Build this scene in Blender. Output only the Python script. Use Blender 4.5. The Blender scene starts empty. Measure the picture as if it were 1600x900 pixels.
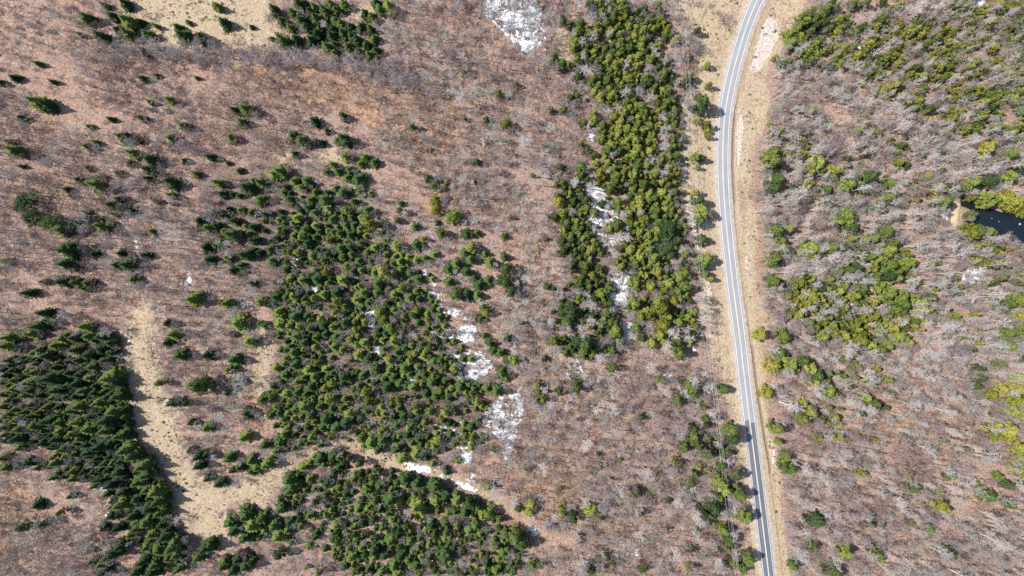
import bpy, math, random
import numpy as np
from mathutils import Vector, Matrix

random.seed(7)
RNG = np.random.default_rng(11)
SC = bpy.context.scene
COL = SC.collection
R = math.radians

# ------------------------------------------------------------------ camera, sky, sun, exposure
MPP = 0.36                       # metres on the ground for one pixel of a 1600 x 900 picture
CAMH = 384.0                     # drone height
cam_d = bpy.data.cameras.new('camera')
cam_d.sensor_width = 36.0
cam_d.lens = 24.0
cam_d.clip_start = 1.0
cam_d.clip_end = 6000.0
cam = bpy.data.objects.new('camera', cam_d)
cam.location = (0, 0, CAMH)
COL.objects.link(cam)
SC.camera = cam

SUN_EL = R(52)
SUN_DIR = Vector((-math.cos(SUN_EL) * 0.988, math.cos(SUN_EL) * 0.154, math.sin(SUN_EL)))   # towards the sun
world = bpy.data.worlds.new('World')
SC.world = world
world.use_nodes = True
wn = world.node_tree
sky = wn.nodes.new('ShaderNodeTexSky')
sky.sky_type = 'NISHITA'
sky.sun_disc = False
sky.sun_elevation = SUN_EL
sky.sun_rotation = math.atan2(SUN_DIR.x, SUN_DIR.y)
bg = wn.nodes['Background']
bg.inputs['Strength'].default_value = 0.125
wn.links.new(sky.outputs[0], bg.inputs['Color'])

sun_d = bpy.data.lights.new('sun', 'SUN')
sun_d.energy = 4.7
sun_d.angle = R(0.55)
sun_d.color = (1.0, 0.965, 0.91)
sun = bpy.data.objects.new('sun', sun_d)
sun.rotation_euler = (-SUN_DIR).to_track_quat('-Z', 'Y').to_euler()
sun.location = (-200, 40, 250)
COL.objects.link(sun)

SC.view_settings.view_transform = 'Standard'
SC.view_settings.look = 'None'
SC.view_settings.exposure = 0.45
SC.view_settings.gamma = 1.0
SC.view_settings.use_curve_mapping = False
SC.cycles.max_bounces = 4
SC.cycles.diffuse_bounces = 2
SC.cycles.use_adaptive_sampling = True
SC.cycles.adaptive_threshold = 0.02
SC.cycles.transparent_max_bounces = 4
SC.cycles.use_denoising = False


# ------------------------------------------------------------------ numeric helpers
def W(px, py):
    return ((px - 800.0) * MPP, (450.0 - py) * MPP)


def hash2(ix, iy, seed):
    h = (ix * 374761393 + iy * 668265263 + seed * 982451653) & 0xFFFFFFFF
    h = ((h ^ (h >> 13)) * 1274126177) & 0xFFFFFFFF
    return ((h ^ (h >> 16)) & 0xFFFFFF) / float(0xFFFFFF)


def vnoise(x, y, seed=0):
    x = np.asarray(x, float)
    y = np.asarray(y, float)
    ix = np.floor(x).astype(np.int64)
    iy = np.floor(y).astype(np.int64)
    fx = x - ix
    fy = y - iy
    fx = fx * fx * (3 - 2 * fx)
    fy = fy * fy * (3 - 2 * fy)
    a = hash2(ix, iy, seed)
    b = hash2(ix + 1, iy, seed)
    c = hash2(ix, iy + 1, seed)
    d = hash2(ix + 1, iy + 1, seed)
    return (a * (1 - fx) + b * fx) * (1 - fy) + (c * (1 - fx) + d * fx) * fy


def fbm(x, y, scale, seed=0, oct=4):
    t = 0.0
    amp = 1.0
    tot = 0.0
    s = 1.0 / scale
    for k in range(oct):
        t = t + amp * vnoise(x * s + 17.3 * k, y * s - 9.1 * k, seed + k)
        tot += amp
        amp *= 0.5
        s *= 2.03
    return t / tot


def inpoly(px, py, poly):
    px = np.asarray(px, float)
    py = np.asarray(py, float)
    r = np.zeros(px.shape, bool)
    n = len(poly)
    j = n - 1
    for i in range(n):
        xi, yi = poly[i]
        xj, yj = poly[j]
        if yi != yj:
            c = ((yi > py) != (yj > py)) & (px < (xj - xi) * (py - yi) / (yj - yi) + xi)
            r ^= c
        j = i
    return r


def P(s):
    return [tuple(float(v) for v in t.split(',')) for t in s.split()]


def smooth(a, b, x):
    t = np.clip((x - a) / (b - a), 0, 1)
    return t * t * (3 - 2 * t)


# ------------------------------------------------------------------ the road's run (pixels of the photograph -> metres)
ROADP = P('1268,-120 1212,-45 1181,0 1164,45 1150.5,90 1139,135 1131,180 1128.7,225 1128.5,270 1131,315 1135,360 1139.5,405 '
          '1145,450 1151,495 1157,540 1161.7,585 1167,630 1172.8,675 1178.7,720 1184.3,765 1189.7,810 1195.3,855 1200.7,900 1206,945 1217,1040')
_ry = np.arange(-700, 1700, 4.0)
_rp = np.array(ROADP)
_rx = np.interp(_ry, _rp[:, 1], _rp[:, 0])
_rx[_ry < -120] = 1268 + (-120 - _ry[_ry < -120]) * 0.8
_rx[_ry > 1040] = 1217 + (_ry[_ry > 1040] - 1040) * 0.11
_k = np.exp(-0.5 * (np.arange(-12, 13) / 5.0) ** 2)
_k /= _k.sum()
_rx = np.convolve(np.pad(_rx, 12, mode='edge'), _k, 'valid')
_RX, _RY = (_rx - 800) * MPP, (450 - _ry) * MPP          # metres
_order = np.argsort(_RY)
_RXs, _RYs = _RX[_order], _RY[_order]
_slope = np.gradient(_RXs, _RYs)


def road_u(x, y):
    """signed distance from the road's centre line, right of it positive"""
    xc = np.interp(y, _RYs, _RXs)
    sl = np.interp(y, _RYs, _slope)
    return (x - xc) / np.sqrt(1 + sl * sl)


def ditch_off(y):
    py = 450 - y / MPP
    return np.interp(py, [-200, 150, 180, 225, 360, 450, 540, 630, 675, 720, 800, 1200], [6, 5.4, 5.0, 4.9, 5.1, 5.2, 5.5, 6.0, 6.6, 7.2, 7.6, 8])


def ditch_depth(y):
    py = 450 - y / MPP
    return np.interp(py, [-200, 140, 175, 200, 300, 380, 470, 540, 720, 760, 1200], [0.15, 0.2, 0.6, 0.8, 0.7, 0.3, 0.3, 0.6, 0.9, 0.3, 0.2])


# ------------------------------------------------------------------ ground regions (pixel outlines)
STRAW = [(p, 0.78 if k == 2 else 0.95 if k == 12 else 0.62 if k > 12 else 1.0) for k, p in enumerate(map(P, [
    '180,-60 425,-60 425,20 432,62 400,78 300,76 250,66 200,50 185,20',
    '540,8 605,5 600,32 560,40',
    '205,472 242,462 252,490 240,530 246,570 262,610 278,650 284,700 322,748 362,756 402,738 440,716 482,690 540,682 590,700 642,728 634,740 588,724 546,702 502,704 462,728 432,762 418,800 352,786 372,858 412,900 396,910 342,842 302,838 280,812 262,742 216,692 200,612 194,520',
    '395,505 420,520 425,600 400,640 395,560',
    '418,236 455,232 452,256 420,258', '498,225 532,222 530,250 502,256',
    '1028,-60 1250,-60 1180,0 1150,60 1122,130 1112,160 1066,160 1086,120 1090,90 1072,40 1052,8',
    '870,15 886,40 895,95 876,96 866,50',
    '1064,150 1116,150 1114,300 1120,360 1134,450 1144,560 1166,700 1170,730 1152,720 1128,600 1110,545 1096,470 1084,400 1070,330 1062,250',
    '1188,-60 1290,-60 1262,8 1228,50 1206,110 1200,160 1178,250 1172,340 1160,330 1150,230 1148,150 1168,80',
    '1150,330 1176,330 1184,420 1200,560 1206,650 1222,760 1232,900 1236,960 1204,960 1186,740 1172,560 1158,430',
    '1494,310 1501,311 1498,352 1486,358 1489,330',
    '1500,296 1536,290 1600,284 1600,296 1545,302 1505,308',
    '560,690 626,720 700,737 752,762 800,791 850,830 900,846 896,857 846,844 792,809 744,779 690,754 626,738 560,706',
    '330,90 380,94 400,110 350,108',
]))]
SAND = [(p, 1.0) for p in map(P, [
    '1142,160 1152,165 1158,190 1160,230 1157,262 1150,275 1143,260 1141,210',
    '1190,30 1210,26 1216,52 1202,80 1186,112 1170,110 1180,66',
    '1196,690 1208,684 1212,720 1202,742', '1095,400 1102,400 1112,470 1106,470',
    '1069,160 1074,160 1074,290 1082,340 1092,400 1086,402 1070,330',
    '1154,395 1164,395 1168,440 1160,445',
    '1084,352 1132,346 1132,354 1086,360',
])]
ORANGE = [(p, 1.0) for p in map(P, [
    '390,95 560,105 660,140 740,160 700,260 600,200 480,170 380,140',
    '820,470 850,470 850,560 818,560', '860,535 886,540 886,556 862,558', '740,480 770,490 775,520 748,530',
    '880,20 900,60 895,100 872,92', '870,560 960,600 900,640 840,590', '1165,385 1215,370 1222,420 1180,440',
    '1400,640 1520,620 1540,700 1480,760 1400,720', '1330,640 1400,600 1420,660 1360,690',
    '640,300 700,290 720,340 660,350', '1195,560 1225,580 1218,640 1205,620', '1218,820 1230,820 1236,905 1222,905',
    '0,740 60,760 70,800 20,850 0,840', '760,780 900,800 1000,850 900,840 800,830', '380,590 430,600 430,700 395,700',
    '1400,270 1480,280 1470,330 1410,350', '1270,340 1330,340 1340,380 1280,380', '600,590 780,720 900,720 900,820 800,780',
])]
DARK = [(p, 1.0) for p in map(P, [  # wet soil, and streaky woodland shade painted on the ground at lower left
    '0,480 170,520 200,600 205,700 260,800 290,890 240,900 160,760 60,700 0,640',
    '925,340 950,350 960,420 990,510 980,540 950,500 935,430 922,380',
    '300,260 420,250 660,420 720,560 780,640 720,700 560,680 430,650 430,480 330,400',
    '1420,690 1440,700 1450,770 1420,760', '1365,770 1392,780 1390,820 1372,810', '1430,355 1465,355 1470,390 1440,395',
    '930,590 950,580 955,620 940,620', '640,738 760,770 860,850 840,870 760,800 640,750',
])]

# terrain lattice: fine inside, growing towards the horizon
STEP = 1.1
_xi = np.arange(-330, 330.01, STEP)
_yi = np.arange(-200, 200.01, STEP)
_grow = np.cumsum(STEP * 1.22 ** np.arange(1, 32))
GX = np.concatenate([_xi[0] - _grow[::-1], _xi, _xi[-1] + _grow])
GY = np.concatenate([_yi[0] - _grow[::-1], _yi, _yi[-1] + _grow])
XX, YY = np.meshgrid(GX, GY)


def hbase(x, y):
    u = road_u(x, y)
    h = (fbm(x, y, 70, 3, 3) - 0.5) * 3.2 + (fbm(x, y, 7, 9, 3) - 0.5) * 0.55
    far = smooth(260, 800, np.hypot(x, y))
    h = h * (1 - far)
    flat = 1 - smooth(9, 22, np.abs(u - 0.5))
    h = h * (1 - flat) + 0.2 * flat
    return h


POND = P('1498,309 1512,308 1534,322 1562,330 1600,336 1660,344 1660,388 1596,380 1556,368 1530,354 1508,348 1512,338 1524,331 1510,322 1498,320')
BANK = P('1474,306 1503,306 1502,364 1470,364')
OPENWATER = P('1509,346 1519,336 1526,327 1536,331 1562,336 1610,345 1610,376 1560,370 1544,360 1520,352')
POOLS = [P('1323,482 1332,479 1338,488 1340,497 1332,502 1325,496')]
ZZ = hbase(XX, YY)
_PX, _PY = XX / MPP + 800, 450 - YY / MPP


def blur(a, n):
    for _ in range(n):
        b = a.copy()
        b[1:-1, 1:-1] = (a[1:-1, 1:-1] * 2 + a[:-2, 1:-1] + a[2:, 1:-1] + a[1:-1, :-2] + a[1:-1, 2:]) / 6
        a = b
    return a


def region_mask(polys, n, jitter=3.0):
    jx = (fbm(XX, YY, 9, 41, 3) - 0.5) * jitter * 4
    jy = (fbm(XX, YY, 9, 57, 3) - 0.5) * jitter * 4
    m = np.zeros(XX.shape)
    for p, v in polys:
        m = np.maximum(m, inpoly(_PX + jx, _PY + jy, p) * v)
    return blur(m, n)


M_STRAW = region_mask(STRAW, 9, 7.0)
M_SAND = region_mask(SAND, 3, 3.0)
M_ORANGE = region_mask(ORANGE, 40, 14.0)
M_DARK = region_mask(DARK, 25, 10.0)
pm = blur(inpoly(_PX, _PY, POND).astype(float), 3)
for q in POOLS:
    pm = np.maximum(pm, blur(inpoly(_PX, _PY, q).astype(float), 2))
WATERZ = -1.15
pond_zone = blur(inpoly(_PX, _PY, P('1470,290 1700,280 1700,420 1500,400')).astype(float), 20)
ZZ = ZZ * (1 - pond_zone) + (-0.5) * pond_zone
ZZ = ZZ * (1 - pm) + (-2.0) * pm
uu = road_u(XX, YY)
inside = (uu > -5.9) & (uu < ditch_off(YY) + 2.4)
ZZ_OPEN = ZZ.copy()
ZZ = np.where(inside, -1.6, ZZ)


def ground_z(x, y, arr=None):
    arr = ZZ_OPEN if arr is None else arr
    fx = np.interp(x, GX, np.arange(len(GX)))
    fy = np.interp(y, GY, np.arange(len(GY)))
    ix = np.clip(np.floor(fx).astype(int), 0, len(GX) - 2)
    iy = np.clip(np.floor(fy).astype(int), 0, len(GY) - 2)
    tx, ty = fx - ix, fy - iy
    return ((arr[iy, ix] * (1 - tx) + arr[iy, ix + 1] * tx) * (1 - ty) + (arr[iy + 1, ix] * (1 - tx) + arr[iy + 1, ix + 1] * tx) * ty)


def mask_at(arr, px, py):
    x, y = W(np.asarray(px, float), np.asarray(py, float))
    return ground_z(x, y, arr)


# ------------------------------------------------------------------ materials
def mat(name):
    m = bpy.data.materials.new(name)
    m.use_nodes = True
    nt = m.node_tree
    b = nt.nodes['Principled BSDF']
    b.inputs['Roughness'].default_value = 0.9
    b.inputs['Specular IOR Level'].default_value = 0.15
    return m, nt, b


def N(nt, t, **kw):
    n = nt.nodes.new(t)
    for k, v in kw.items():
        setattr(n, k, v)
    return n


def ramp(nt, fac, stops):
    r = N(nt, 'ShaderNodeValToRGB')
    el = r.color_ramp.elements
    while len(el) < len(stops):
        el.new(0.5)
    for e, (p, c) in zip(el, stops):
        e.position = p
        e.color = (c[0], c[1], c[2], 1)
    nt.links.new(fac, r.inputs[0])
    return r.outputs[0]


def noise(nt, vec, scale, detail=4, rough=0.6):
    n = N(nt, 'ShaderNodeTexNoise')
    n.inputs['Scale'].default_value = scale
    n.inputs['Detail'].default_value = detail
    n.inputs['Roughness'].default_value = rough
    if vec is not None:
        nt.links.new(vec, n.inputs['Vector'])
    return n.outputs[0]


def mth(nt, op, a, b=None, clamp=False):
    n = N(nt, 'ShaderNodeMath', operation=op)
    n.use_clamp = clamp
    for i, v in enumerate((a, b)):
        if v is None:
            continue
        if isinstance(v, (int, float)):
            n.inputs[i].default_value = v
        else:
            nt.links.new(v, n.inputs[i])
    return n.outputs[0]


def mixc(nt, fac, a, b, blend='MIX'):
    n = N(nt, 'ShaderNodeMix', data_type='RGBA', blend_type=blend)
    for s, v in ((n.inputs[0], fac), (n.inputs[6], a), (n.inputs[7], b)):
        if isinstance(v, (int, float)):
            s.default_value = v
        elif isinstance(v, tuple):
            s.default_value = (v[0], v[1], v[2], 1)
        else:
            nt.links.new(v, s)
    return n.outputs[2]


def attr(nt, name):
    return N(nt, 'ShaderNodeAttribute', attribute_name=name).outputs['Fac']


def bump(nt, b, h, strength, dist):
    n = N(nt, 'ShaderNodeBump')
    n.inputs['Strength'].default_value = strength
    n.inputs['Distance'].default_value = dist
    nt.links.new(h, n.inputs['Height'])
    nt.links.new(n.outputs[0], b.inputs['Normal'])


def edge_mask(nt, a, nz, lo=0.35, hi=0.65):
    """a region mask roughened by noise"""
    s = mth(nt, 'ADD', a, mth(nt, 'MULTIPLY', mth(nt, 'SUBTRACT', nz, 0.5), 0.9))
    n = N(nt, 'ShaderNodeMapRange', interpolation_type='SMOOTHSTEP')
    n.inputs[1].default_value = lo
    n.inputs[2].default_value = hi
    nt.links.new(s, n.inputs[0])
    return n.outputs[0]


def make_ground_mat():
    m, nt, b = mat('forest_floor')
    co = N(nt, 'ShaderNodeTexCoord').outputs['Object']
    nb = noise(nt, co, 0.022, 4)
    nm = noise(nt, co, 0.16, 5, 0.65)
    nf = noise(nt, co, 0.9, 5, 0.7)
    nx = noise(nt, co, 2.6, 3, 0.7)
    lit = ramp(nt, nf, [(0.26, (0.115, 0.068, 0.050)), (0.42, (0.262, 0.166, 0.124)), (0.56, (0.385, 0.260, 0.202)), (0.72, (0.535, 0.40, 0.328))])
    lit2 = ramp(nt, nf, [(0.26, (0.10, 0.066, 0.054)), (0.44, (0.235, 0.165, 0.138)), (0.60, (0.36, 0.268, 0.228)), (0.75, (0.50, 0.40, 0.35))])
    c = mixc(nt, edge_mask(nt, nb, nm, 0.4, 0.62), lit, lit2)
    org = ramp(nt, nf, [(0.3, (0.20, 0.10, 0.055)), (0.5, (0.40, 0.235, 0.13)), (0.7, (0.52, 0.36, 0.22))])
    c = mixc(nt, mth(nt, 'MULTIPLY', edge_mask(nt, attr(nt, 'orange'), nm, 0.2, 0.9), 0.5), c, org)
    c = mixc(nt, mth(nt, 'MULTIPLY', edge_mask(nt, noise(nt, co, 0.045, 3), nm, 0.50, 0.80), 0.32), c, org)
    moss = ramp(nt, nf, [(0.3, (0.07, 0.07, 0.025)), (0.7, (0.22, 0.20, 0.085))])
    c = mixc(nt, mth(nt, 'MULTIPLY', edge_mask(nt, nm, nx, 0.55, 0.8), 0.35), c, moss)
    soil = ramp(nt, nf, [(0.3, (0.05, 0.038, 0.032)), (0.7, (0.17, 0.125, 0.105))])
    c = mixc(nt, mth(nt, 'MULTIPLY', edge_mask(nt, attr(nt, 'wet_shade'), nm, 0.3, 0.9), 0.55), c, soil)  # dark tone for wet soil and for shade put into the ground colour
    strw = ramp(nt, nf, [(0.25, (0.185, 0.135, 0.085)), (0.42, (0.36, 0.278, 0.182)), (0.58, (0.475, 0.382, 0.262)), (0.75, (0.60, 0.51, 0.38))])
    strw = mixc(nt, mth(nt, 'MULTIPLY', edge_mask(nt, nm, nx, 0.42, 0.72), 0.6), strw, lit)
    c = mixc(nt, edge_mask(nt, attr(nt, 'straw'), nm, 0.2, 0.8), c, strw)
    snd = ramp(nt, nf, [(0.3, (0.36, 0.28, 0.23)), (0.5, (0.54, 0.45, 0.385)), (0.7, (0.70, 0.63, 0.57))])
    c = mixc(nt, edge_mask(nt, attr(nt, 'sand'), nf, 0.3, 0.75), c, snd)
    nt.links.new(c, b.inputs['Base Color'])
    bump(nt, b, mth(nt, 'ADD', nf, mth(nt, 'MULTIPLY', nx, 0.5)), 0.9, 0.45)
    return m


def make_leaf_mat(name, dark, mid, light, trans=0.14):
    m, nt, b = mat(name)
    oi = N(nt, 'ShaderNodeObjectInfo').outputs['Random']
    co = N(nt, 'ShaderNodeTexCoord').outputs['Object']
    nz = noise(nt, co, 1.1, 3)
    f = mth(nt, 'ADD', mth(nt, 'MULTIPLY', oi, 0.75), mth(nt, 'MULTIPLY', mth(nt, 'SUBTRACT', nz, 0.3), 0.75), True)
    c = ramp(nt, f, [(0.05, dark), (0.5, mid), (0.95, light)])
    nt.links.new(c, b.inputs['Base Color'])
    b.inputs['Roughness'].default_value = 0.75
    tr = N(nt, 'ShaderNodeBsdfTranslucent')
    nt.links.new(c, tr.inputs['Color'])
    mx = N(nt, 'ShaderNodeMixShader')
    mx.inputs[0].default_value = trans
    nt.links.new(b.outputs[0], mx.inputs[1])
    nt.links.new(tr.outputs[0], mx.inputs[2])
    nt.links.new(mx.outputs[0], nt.nodes['Material Output'].inputs['Surface'])
    return m


def make_bark_mat(name, a, bb, scale=1.5):
    m, nt, b = mat(name)
    oi = N(nt, 'ShaderNodeObjectInfo').outputs['Random']
    co = N(nt, 'ShaderNodeTexCoord').outputs['Object']
    nz = noise(nt, co, scale, 3)
    f = mth(nt, 'ADD', mth(nt, 'MULTIPLY', oi, 0.55), mth(nt, 'MULTIPLY', nz, 0.55), True)
    nt.links.new(ramp(nt, f, [(0.1, a), (0.9, bb)]), b.inputs['Base Color'])
    return m


def make_plain(name, a, bb, scale, rough=0.9):
    m, nt, b = mat(name)
    co = N(nt, 'ShaderNodeTexCoord').outputs['Object']
    nt.links.new(ramp(nt, noise(nt, co, scale, 5, 0.65), [(0.3, a), (0.7, bb)]), b.inputs['Base Color'])
    b.inputs['Roughness'].default_value = rough
    return m


MT = {}
MT['ground'] = make_ground_mat()
MT['spruce'] = make_leaf_mat('spruce_needles', (0.018, 0.040, 0.018), (0.048, 0.082, 0.026), (0.140, 0.172, 0.038))
MT['fir'] = make_leaf_mat('fir_needles', (0.028, 0.060, 0.024), (0.085, 0.138, 0.036), (0.205, 0.248, 0.052))
MT['cedar'] = make_leaf_mat('cedar_sprays', (0.080, 0.130, 0.032), (0.205, 0.255, 0.056), (0.345, 0.360, 0.090))
MT['ycedar'] = make_leaf_mat('yellow_cedar_sprays', (0.140, 0.155, 0.028), (0.255, 0.260, 0.042), (0.370, 0.340, 0.080))
MT['gcedar'] = make_leaf_mat('green_cedar_sprays', (0.040, 0.072, 0.030), (0.100, 0.142, 0.042), (0.200, 0.232, 0.058))
MT['pine'] = make_leaf_mat('pine_needles', (0.040, 0.085, 0.034), (0.085, 0.145, 0.050), (0.160, 0.205, 0.070))
MT['bark'] = make_bark_mat('dark_bark', (0.075, 0.058, 0.048), (0.16, 0.13, 0.11))
MT['grey_bark'] = make_bark_mat('grey_bark', (0.12, 0.10, 0.095), (0.30, 0.265, 0.25))
MT['twig'] = make_bark_mat('grey_twigs', (0.235, 0.185, 0.175), (0.44, 0.385, 0.375), 0.8)
MT['btwig'] = make_bark_mat('brown_twigs', (0.21, 0.140, 0.118), (0.39, 0.295, 0.262), 0.8)
MT['pale_bark'] = make_bark_mat('pale_bark', (0.42, 0.39, 0.36), (0.72, 0.69, 0.65))
MT['pale_twig'] = make_bark_mat('pale_twigs', (0.35, 0.305, 0.28), (0.58, 0.53, 0.50), 0.8)
MT['lichen_twig'] = make_bark_mat('lichen_twigs', (0.215, 0.235, 0.195), (0.44, 0.46, 0.405), 0.8)
MT['tuft'] = make_bark_mat('dead_grass', (0.28, 0.20, 0.10), (0.58, 0.47, 0.29), 2.0)
MT['rock'] = make_plain('pale_rock', (0.32, 0.28, 0.27), (0.66, 0.61, 0.59), 1.4)
MT['rockdark'] = make_plain('dark_rock', (0.045, 0.045, 0.05), (0.12, 0.115, 0.12), 2.0)
MT['wood'] = make_plain('weathered_wood', (0.30, 0.26, 0.23), (0.58, 0.53, 0.48), 2.2)
MT['darkwood'] = make_plain('dark_post_wood', (0.07, 0.055, 0.045), (0.16, 0.13, 0.11), 3.0)
MT['wire'] = make_plain('aluminium_wire', (0.40, 0.38, 0.37), (0.6, 0.58, 0.57), 1.0, 0.5)
MT['ceramic'] = make_plain('insulator_glaze', (0.30, 0.16, 0.11), (0.46, 0.26, 0.19), 4.0, 0.4)


def make_snow():
    m, nt, b = mat('old_snow')
    co = N(nt, 'ShaderNodeTexCoord').outputs['Object']
    nz = noise(nt, co, 0.7, 5, 0.7)
    c = ramp(nt, nz, [(0.25, (0.52, 0.53, 0.56)), (0.5, (0.74, 0.75, 0.78)), (0.8, (0.84, 0.85, 0.88))])
    d = ramp(nt, attr(nt, 'depth'), [(0.0, (0.42, 0.40, 0.39)), (0.22, (1, 1, 1))])      # dirty, thawing rim
    c = mixc(nt, 1.0, c, d, 'MULTIPLY')
    nt.links.new(c, b.inputs['Base Color'])
    b.inputs['Roughness'].default_value = 0.7
    bump(nt, b, nz, 0.5, 0.2)
    return m


def make_asphalt(name, a, bb, track):
    m, nt, b = mat(name)
    uv = N(nt, 'ShaderNodeUVMap', uv_map='UVMap').outputs[0]
    co = N(nt, 'ShaderNodeTexCoord').outputs['Object']
    sep = N(nt, 'ShaderNodeSeparateXYZ')
    nt.links.new(uv, sep.inputs[0])
    mp = N(nt, 'ShaderNodeMapping')
    mp.inputs['Scale'].default_value = (2.2, 0.04, 1)
    nt.links.new(uv, mp.inputs['Vector'])
    st = noise(nt, mp.outputs[0], 1.0, 4, 0.6)
    fine = noise(nt, co, 2.5, 5, 0.75)
    big = noise(nt, co, 0.12, 3, 0.6)
    f = mth(nt, 'ADD', mth(nt, 'MULTIPLY', st, 0.65), mth(nt, 'ADD', mth(nt, 'MULTIPLY', fine, 0.22), mth(nt, 'MULTIPLY', big, 0.25)))
    c = ramp(nt, f, [(0.38, a), (0.75, bb)])
    # wheel tracks: worn bands 0.75 m either side of each lane's middle
    ax = mth(nt, 'ABSOLUTE', mth(nt, 'SUBTRACT', mth(nt, 'ABSOLUTE', mth(nt, 'SUBTRACT', mth(nt, 'ABSOLUTE', sep.outputs[0]), 1.4)), 0.75))
    w = N(nt, 'ShaderNodeMapRange', interpolation_type='SMOOTHSTEP')
    w.inputs[1].default_value = 0.0
    w.inputs[2].default_value = 0.45
    w.inputs[3].default_value = 1.0
    w.inputs[4].default_value = 0.0
    nt.links.new(ax, w.inputs[0])
    c = mixc(nt, mth(nt, 'MULTIPLY', w.outputs[0], 0.45), c, track)
    nt.links.new(c, b.inputs['Base Color'])
    b.inputs['Roughness'].default_value = 0.8
    bump(nt, b, fine, 0.25, 0.02)
    return m


def make_shoulder():
    m, nt, b = mat('gravel_shoulder')
    uv = N(nt, 'ShaderNodeUVMap', uv_map='UVMap').outputs[0]
    co = N(nt, 'ShaderNodeTexCoord').outputs['Object']
    sep = N(nt, 'ShaderNodeSeparateXYZ')
    nt.links.new(uv, sep.inputs[0])
    nf = noise(nt, co, 0.9, 5, 0.7)
    nm = noise(nt, co, 0.2, 4, 0.6)
    grav = ramp(nt, nf, [(0.3, (0.27, 0.225, 0.195)), (0.5, (0.385, 0.34, 0.305)), (0.7, (0.52, 0.47, 0.43))])
    strw = ramp(nt, nf, [(0.25, (0.20, 0.14, 0.09)), (0.5, (0.37, 0.285, 0.19)), (0.75, (0.52, 0.425, 0.31))])
    d = mth(nt, 'ADD', mth(nt, 'ABSOLUTE', sep.outputs[0]), mth(nt, 'MULTIPLY', mth(nt, 'SUBTRACT', nm, 0.5), 3.0))
    r = N(nt, 'ShaderNodeMapRange', interpolation_type='SMOOTHSTEP')
    r.inputs[1].default_value = 3.9
    r.inputs[2].default_value = 5.4
    nt.links.new(d, r.inputs[0])
    c = mixc(nt, r.outputs[0], grav, strw)
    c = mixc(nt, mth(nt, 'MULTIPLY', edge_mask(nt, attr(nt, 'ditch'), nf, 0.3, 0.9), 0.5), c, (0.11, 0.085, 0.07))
    nt.links.new(c, b.inputs['Base Color'])
    bump(nt, b, nf, 0.7, 0.15)
    return m


def make_paint(name, c, gap):
    m, nt, b = mat(name)
    co = N(nt, 'ShaderNodeTexCoord').outputs['Object']
    nz = noise(nt, co, 1.8, 4, 0.7)
    nt.links.new(ramp(nt, nz, [(0.25, gap), (0.42, c), (0.8, tuple(min(1, v * 1.05) for v in c))]), b.inputs['Base Color'])
    b.inputs['Roughness'].default_value = 0.6
    return m


MT['snow'] = make_snow()
MT['asphalt'] = make_asphalt('old_asphalt', (0.225, 0.225, 0.235), (0.37, 0.37, 0.385), (0.235, 0.238, 0.255))
MT['newasphalt'] = make_asphalt('new_asphalt', (0.095, 0.105, 0.122), (0.175, 0.185, 0.208), (0.085, 0.094, 0.11))
MT['shoulder'] = make_shoulder()
MT['white'] = make_paint('white_paint', (0.80, 0.80, 0.80), (0.55, 0.54, 0.54))
MT['yellow'] = make_paint('faded_yellow_paint', (0.70, 0.65, 0.50), (0.44, 0.43, 0.41))
mw, ntw, bw = mat('dark_water')
bw.inputs['Base Color'].default_value = (0.010, 0.016, 0.024, 1)
bw.inputs['Roughness'].default_value = 0.06
bw.inputs['Specular IOR Level'].default_value = 0.5
bump(ntw, bw, noise(ntw, N(ntw, 'ShaderNodeTexCoord').outputs['Object'], 1.5, 3), 0.15, 0.05)
MT['water'] = mw


# ------------------------------------------------------------------ object helpers
def mesh(name, verts, faces, mats, fmat=None, smooth_shade=False):
    me = bpy.data.meshes.new(name)
    me.from_pydata([tuple(v) for v in verts], [], faces)
    for mm in mats:
        me.materials.append(mm)
    if fmat is not None:
        me.polygons.foreach_set('material_index', np.asarray(fmat, dtype=np.int32))
    if smooth_shade:
        me.polygons.foreach_set('use_smooth', np.ones(len(me.polygons), dtype=bool))
    me.update()
    return me


def obj(name, data, parent=None, loc=None, **props):
    o = bpy.data.objects.new(name, data)
    COL.objects.link(o)
    if parent is not None:
        o.parent = parent
    if loc is not None:
        o.location = loc
    for k, v in props.items():
        o[k] = v
    return o


def grid_mesh(name, X, Y, Z, mats, attrs=()):
    ny, nx = X.shape
    co = np.stack([X, Y, Z], -1).reshape(-1, 3).astype(np.float32)
    idx = np.arange(nx * ny).reshape(ny, nx)
    q = np.stack([idx[:-1, :-1], idx[:-1, 1:], idx[1:, 1:], idx[1:, :-1]], -1).reshape(-1, 4)
    me = bpy.data.meshes.new(name)
    me.vertices.add(len(co))
    me.vertices.foreach_set('co', co.ravel())
    me.loops.add(q.size)
    me.loops.foreach_set('vertex_index', q.ravel().astype(np.int32))
    me.polygons.add(len(q))
    me.polygons.foreach_set('loop_start', np.arange(0, q.size, 4, dtype=np.int32))
    me.polygons.foreach_set('use_smooth', np.ones(len(q), dtype=bool))
    for mm in mats:
        me.materials.append(mm)
    for nme, arr in attrs:
        a = me.attributes.new(nme, 'FLOAT', 'POINT')
        a.data.foreach_set('value', arr.ravel().astype(np.float32))
    me.update()
    me.validate()
    return me


# ------------------------------------------------------------------ ground
gm = grid_mesh('ground', XX, YY, ZZ, [MT['ground']], [('straw', M_STRAW), ('sand', M_SAND), ('orange', M_ORANGE), ('wet_shade', np.maximum(M_DARK, pm))])
obj('ground', gm, kind='structure')


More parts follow.
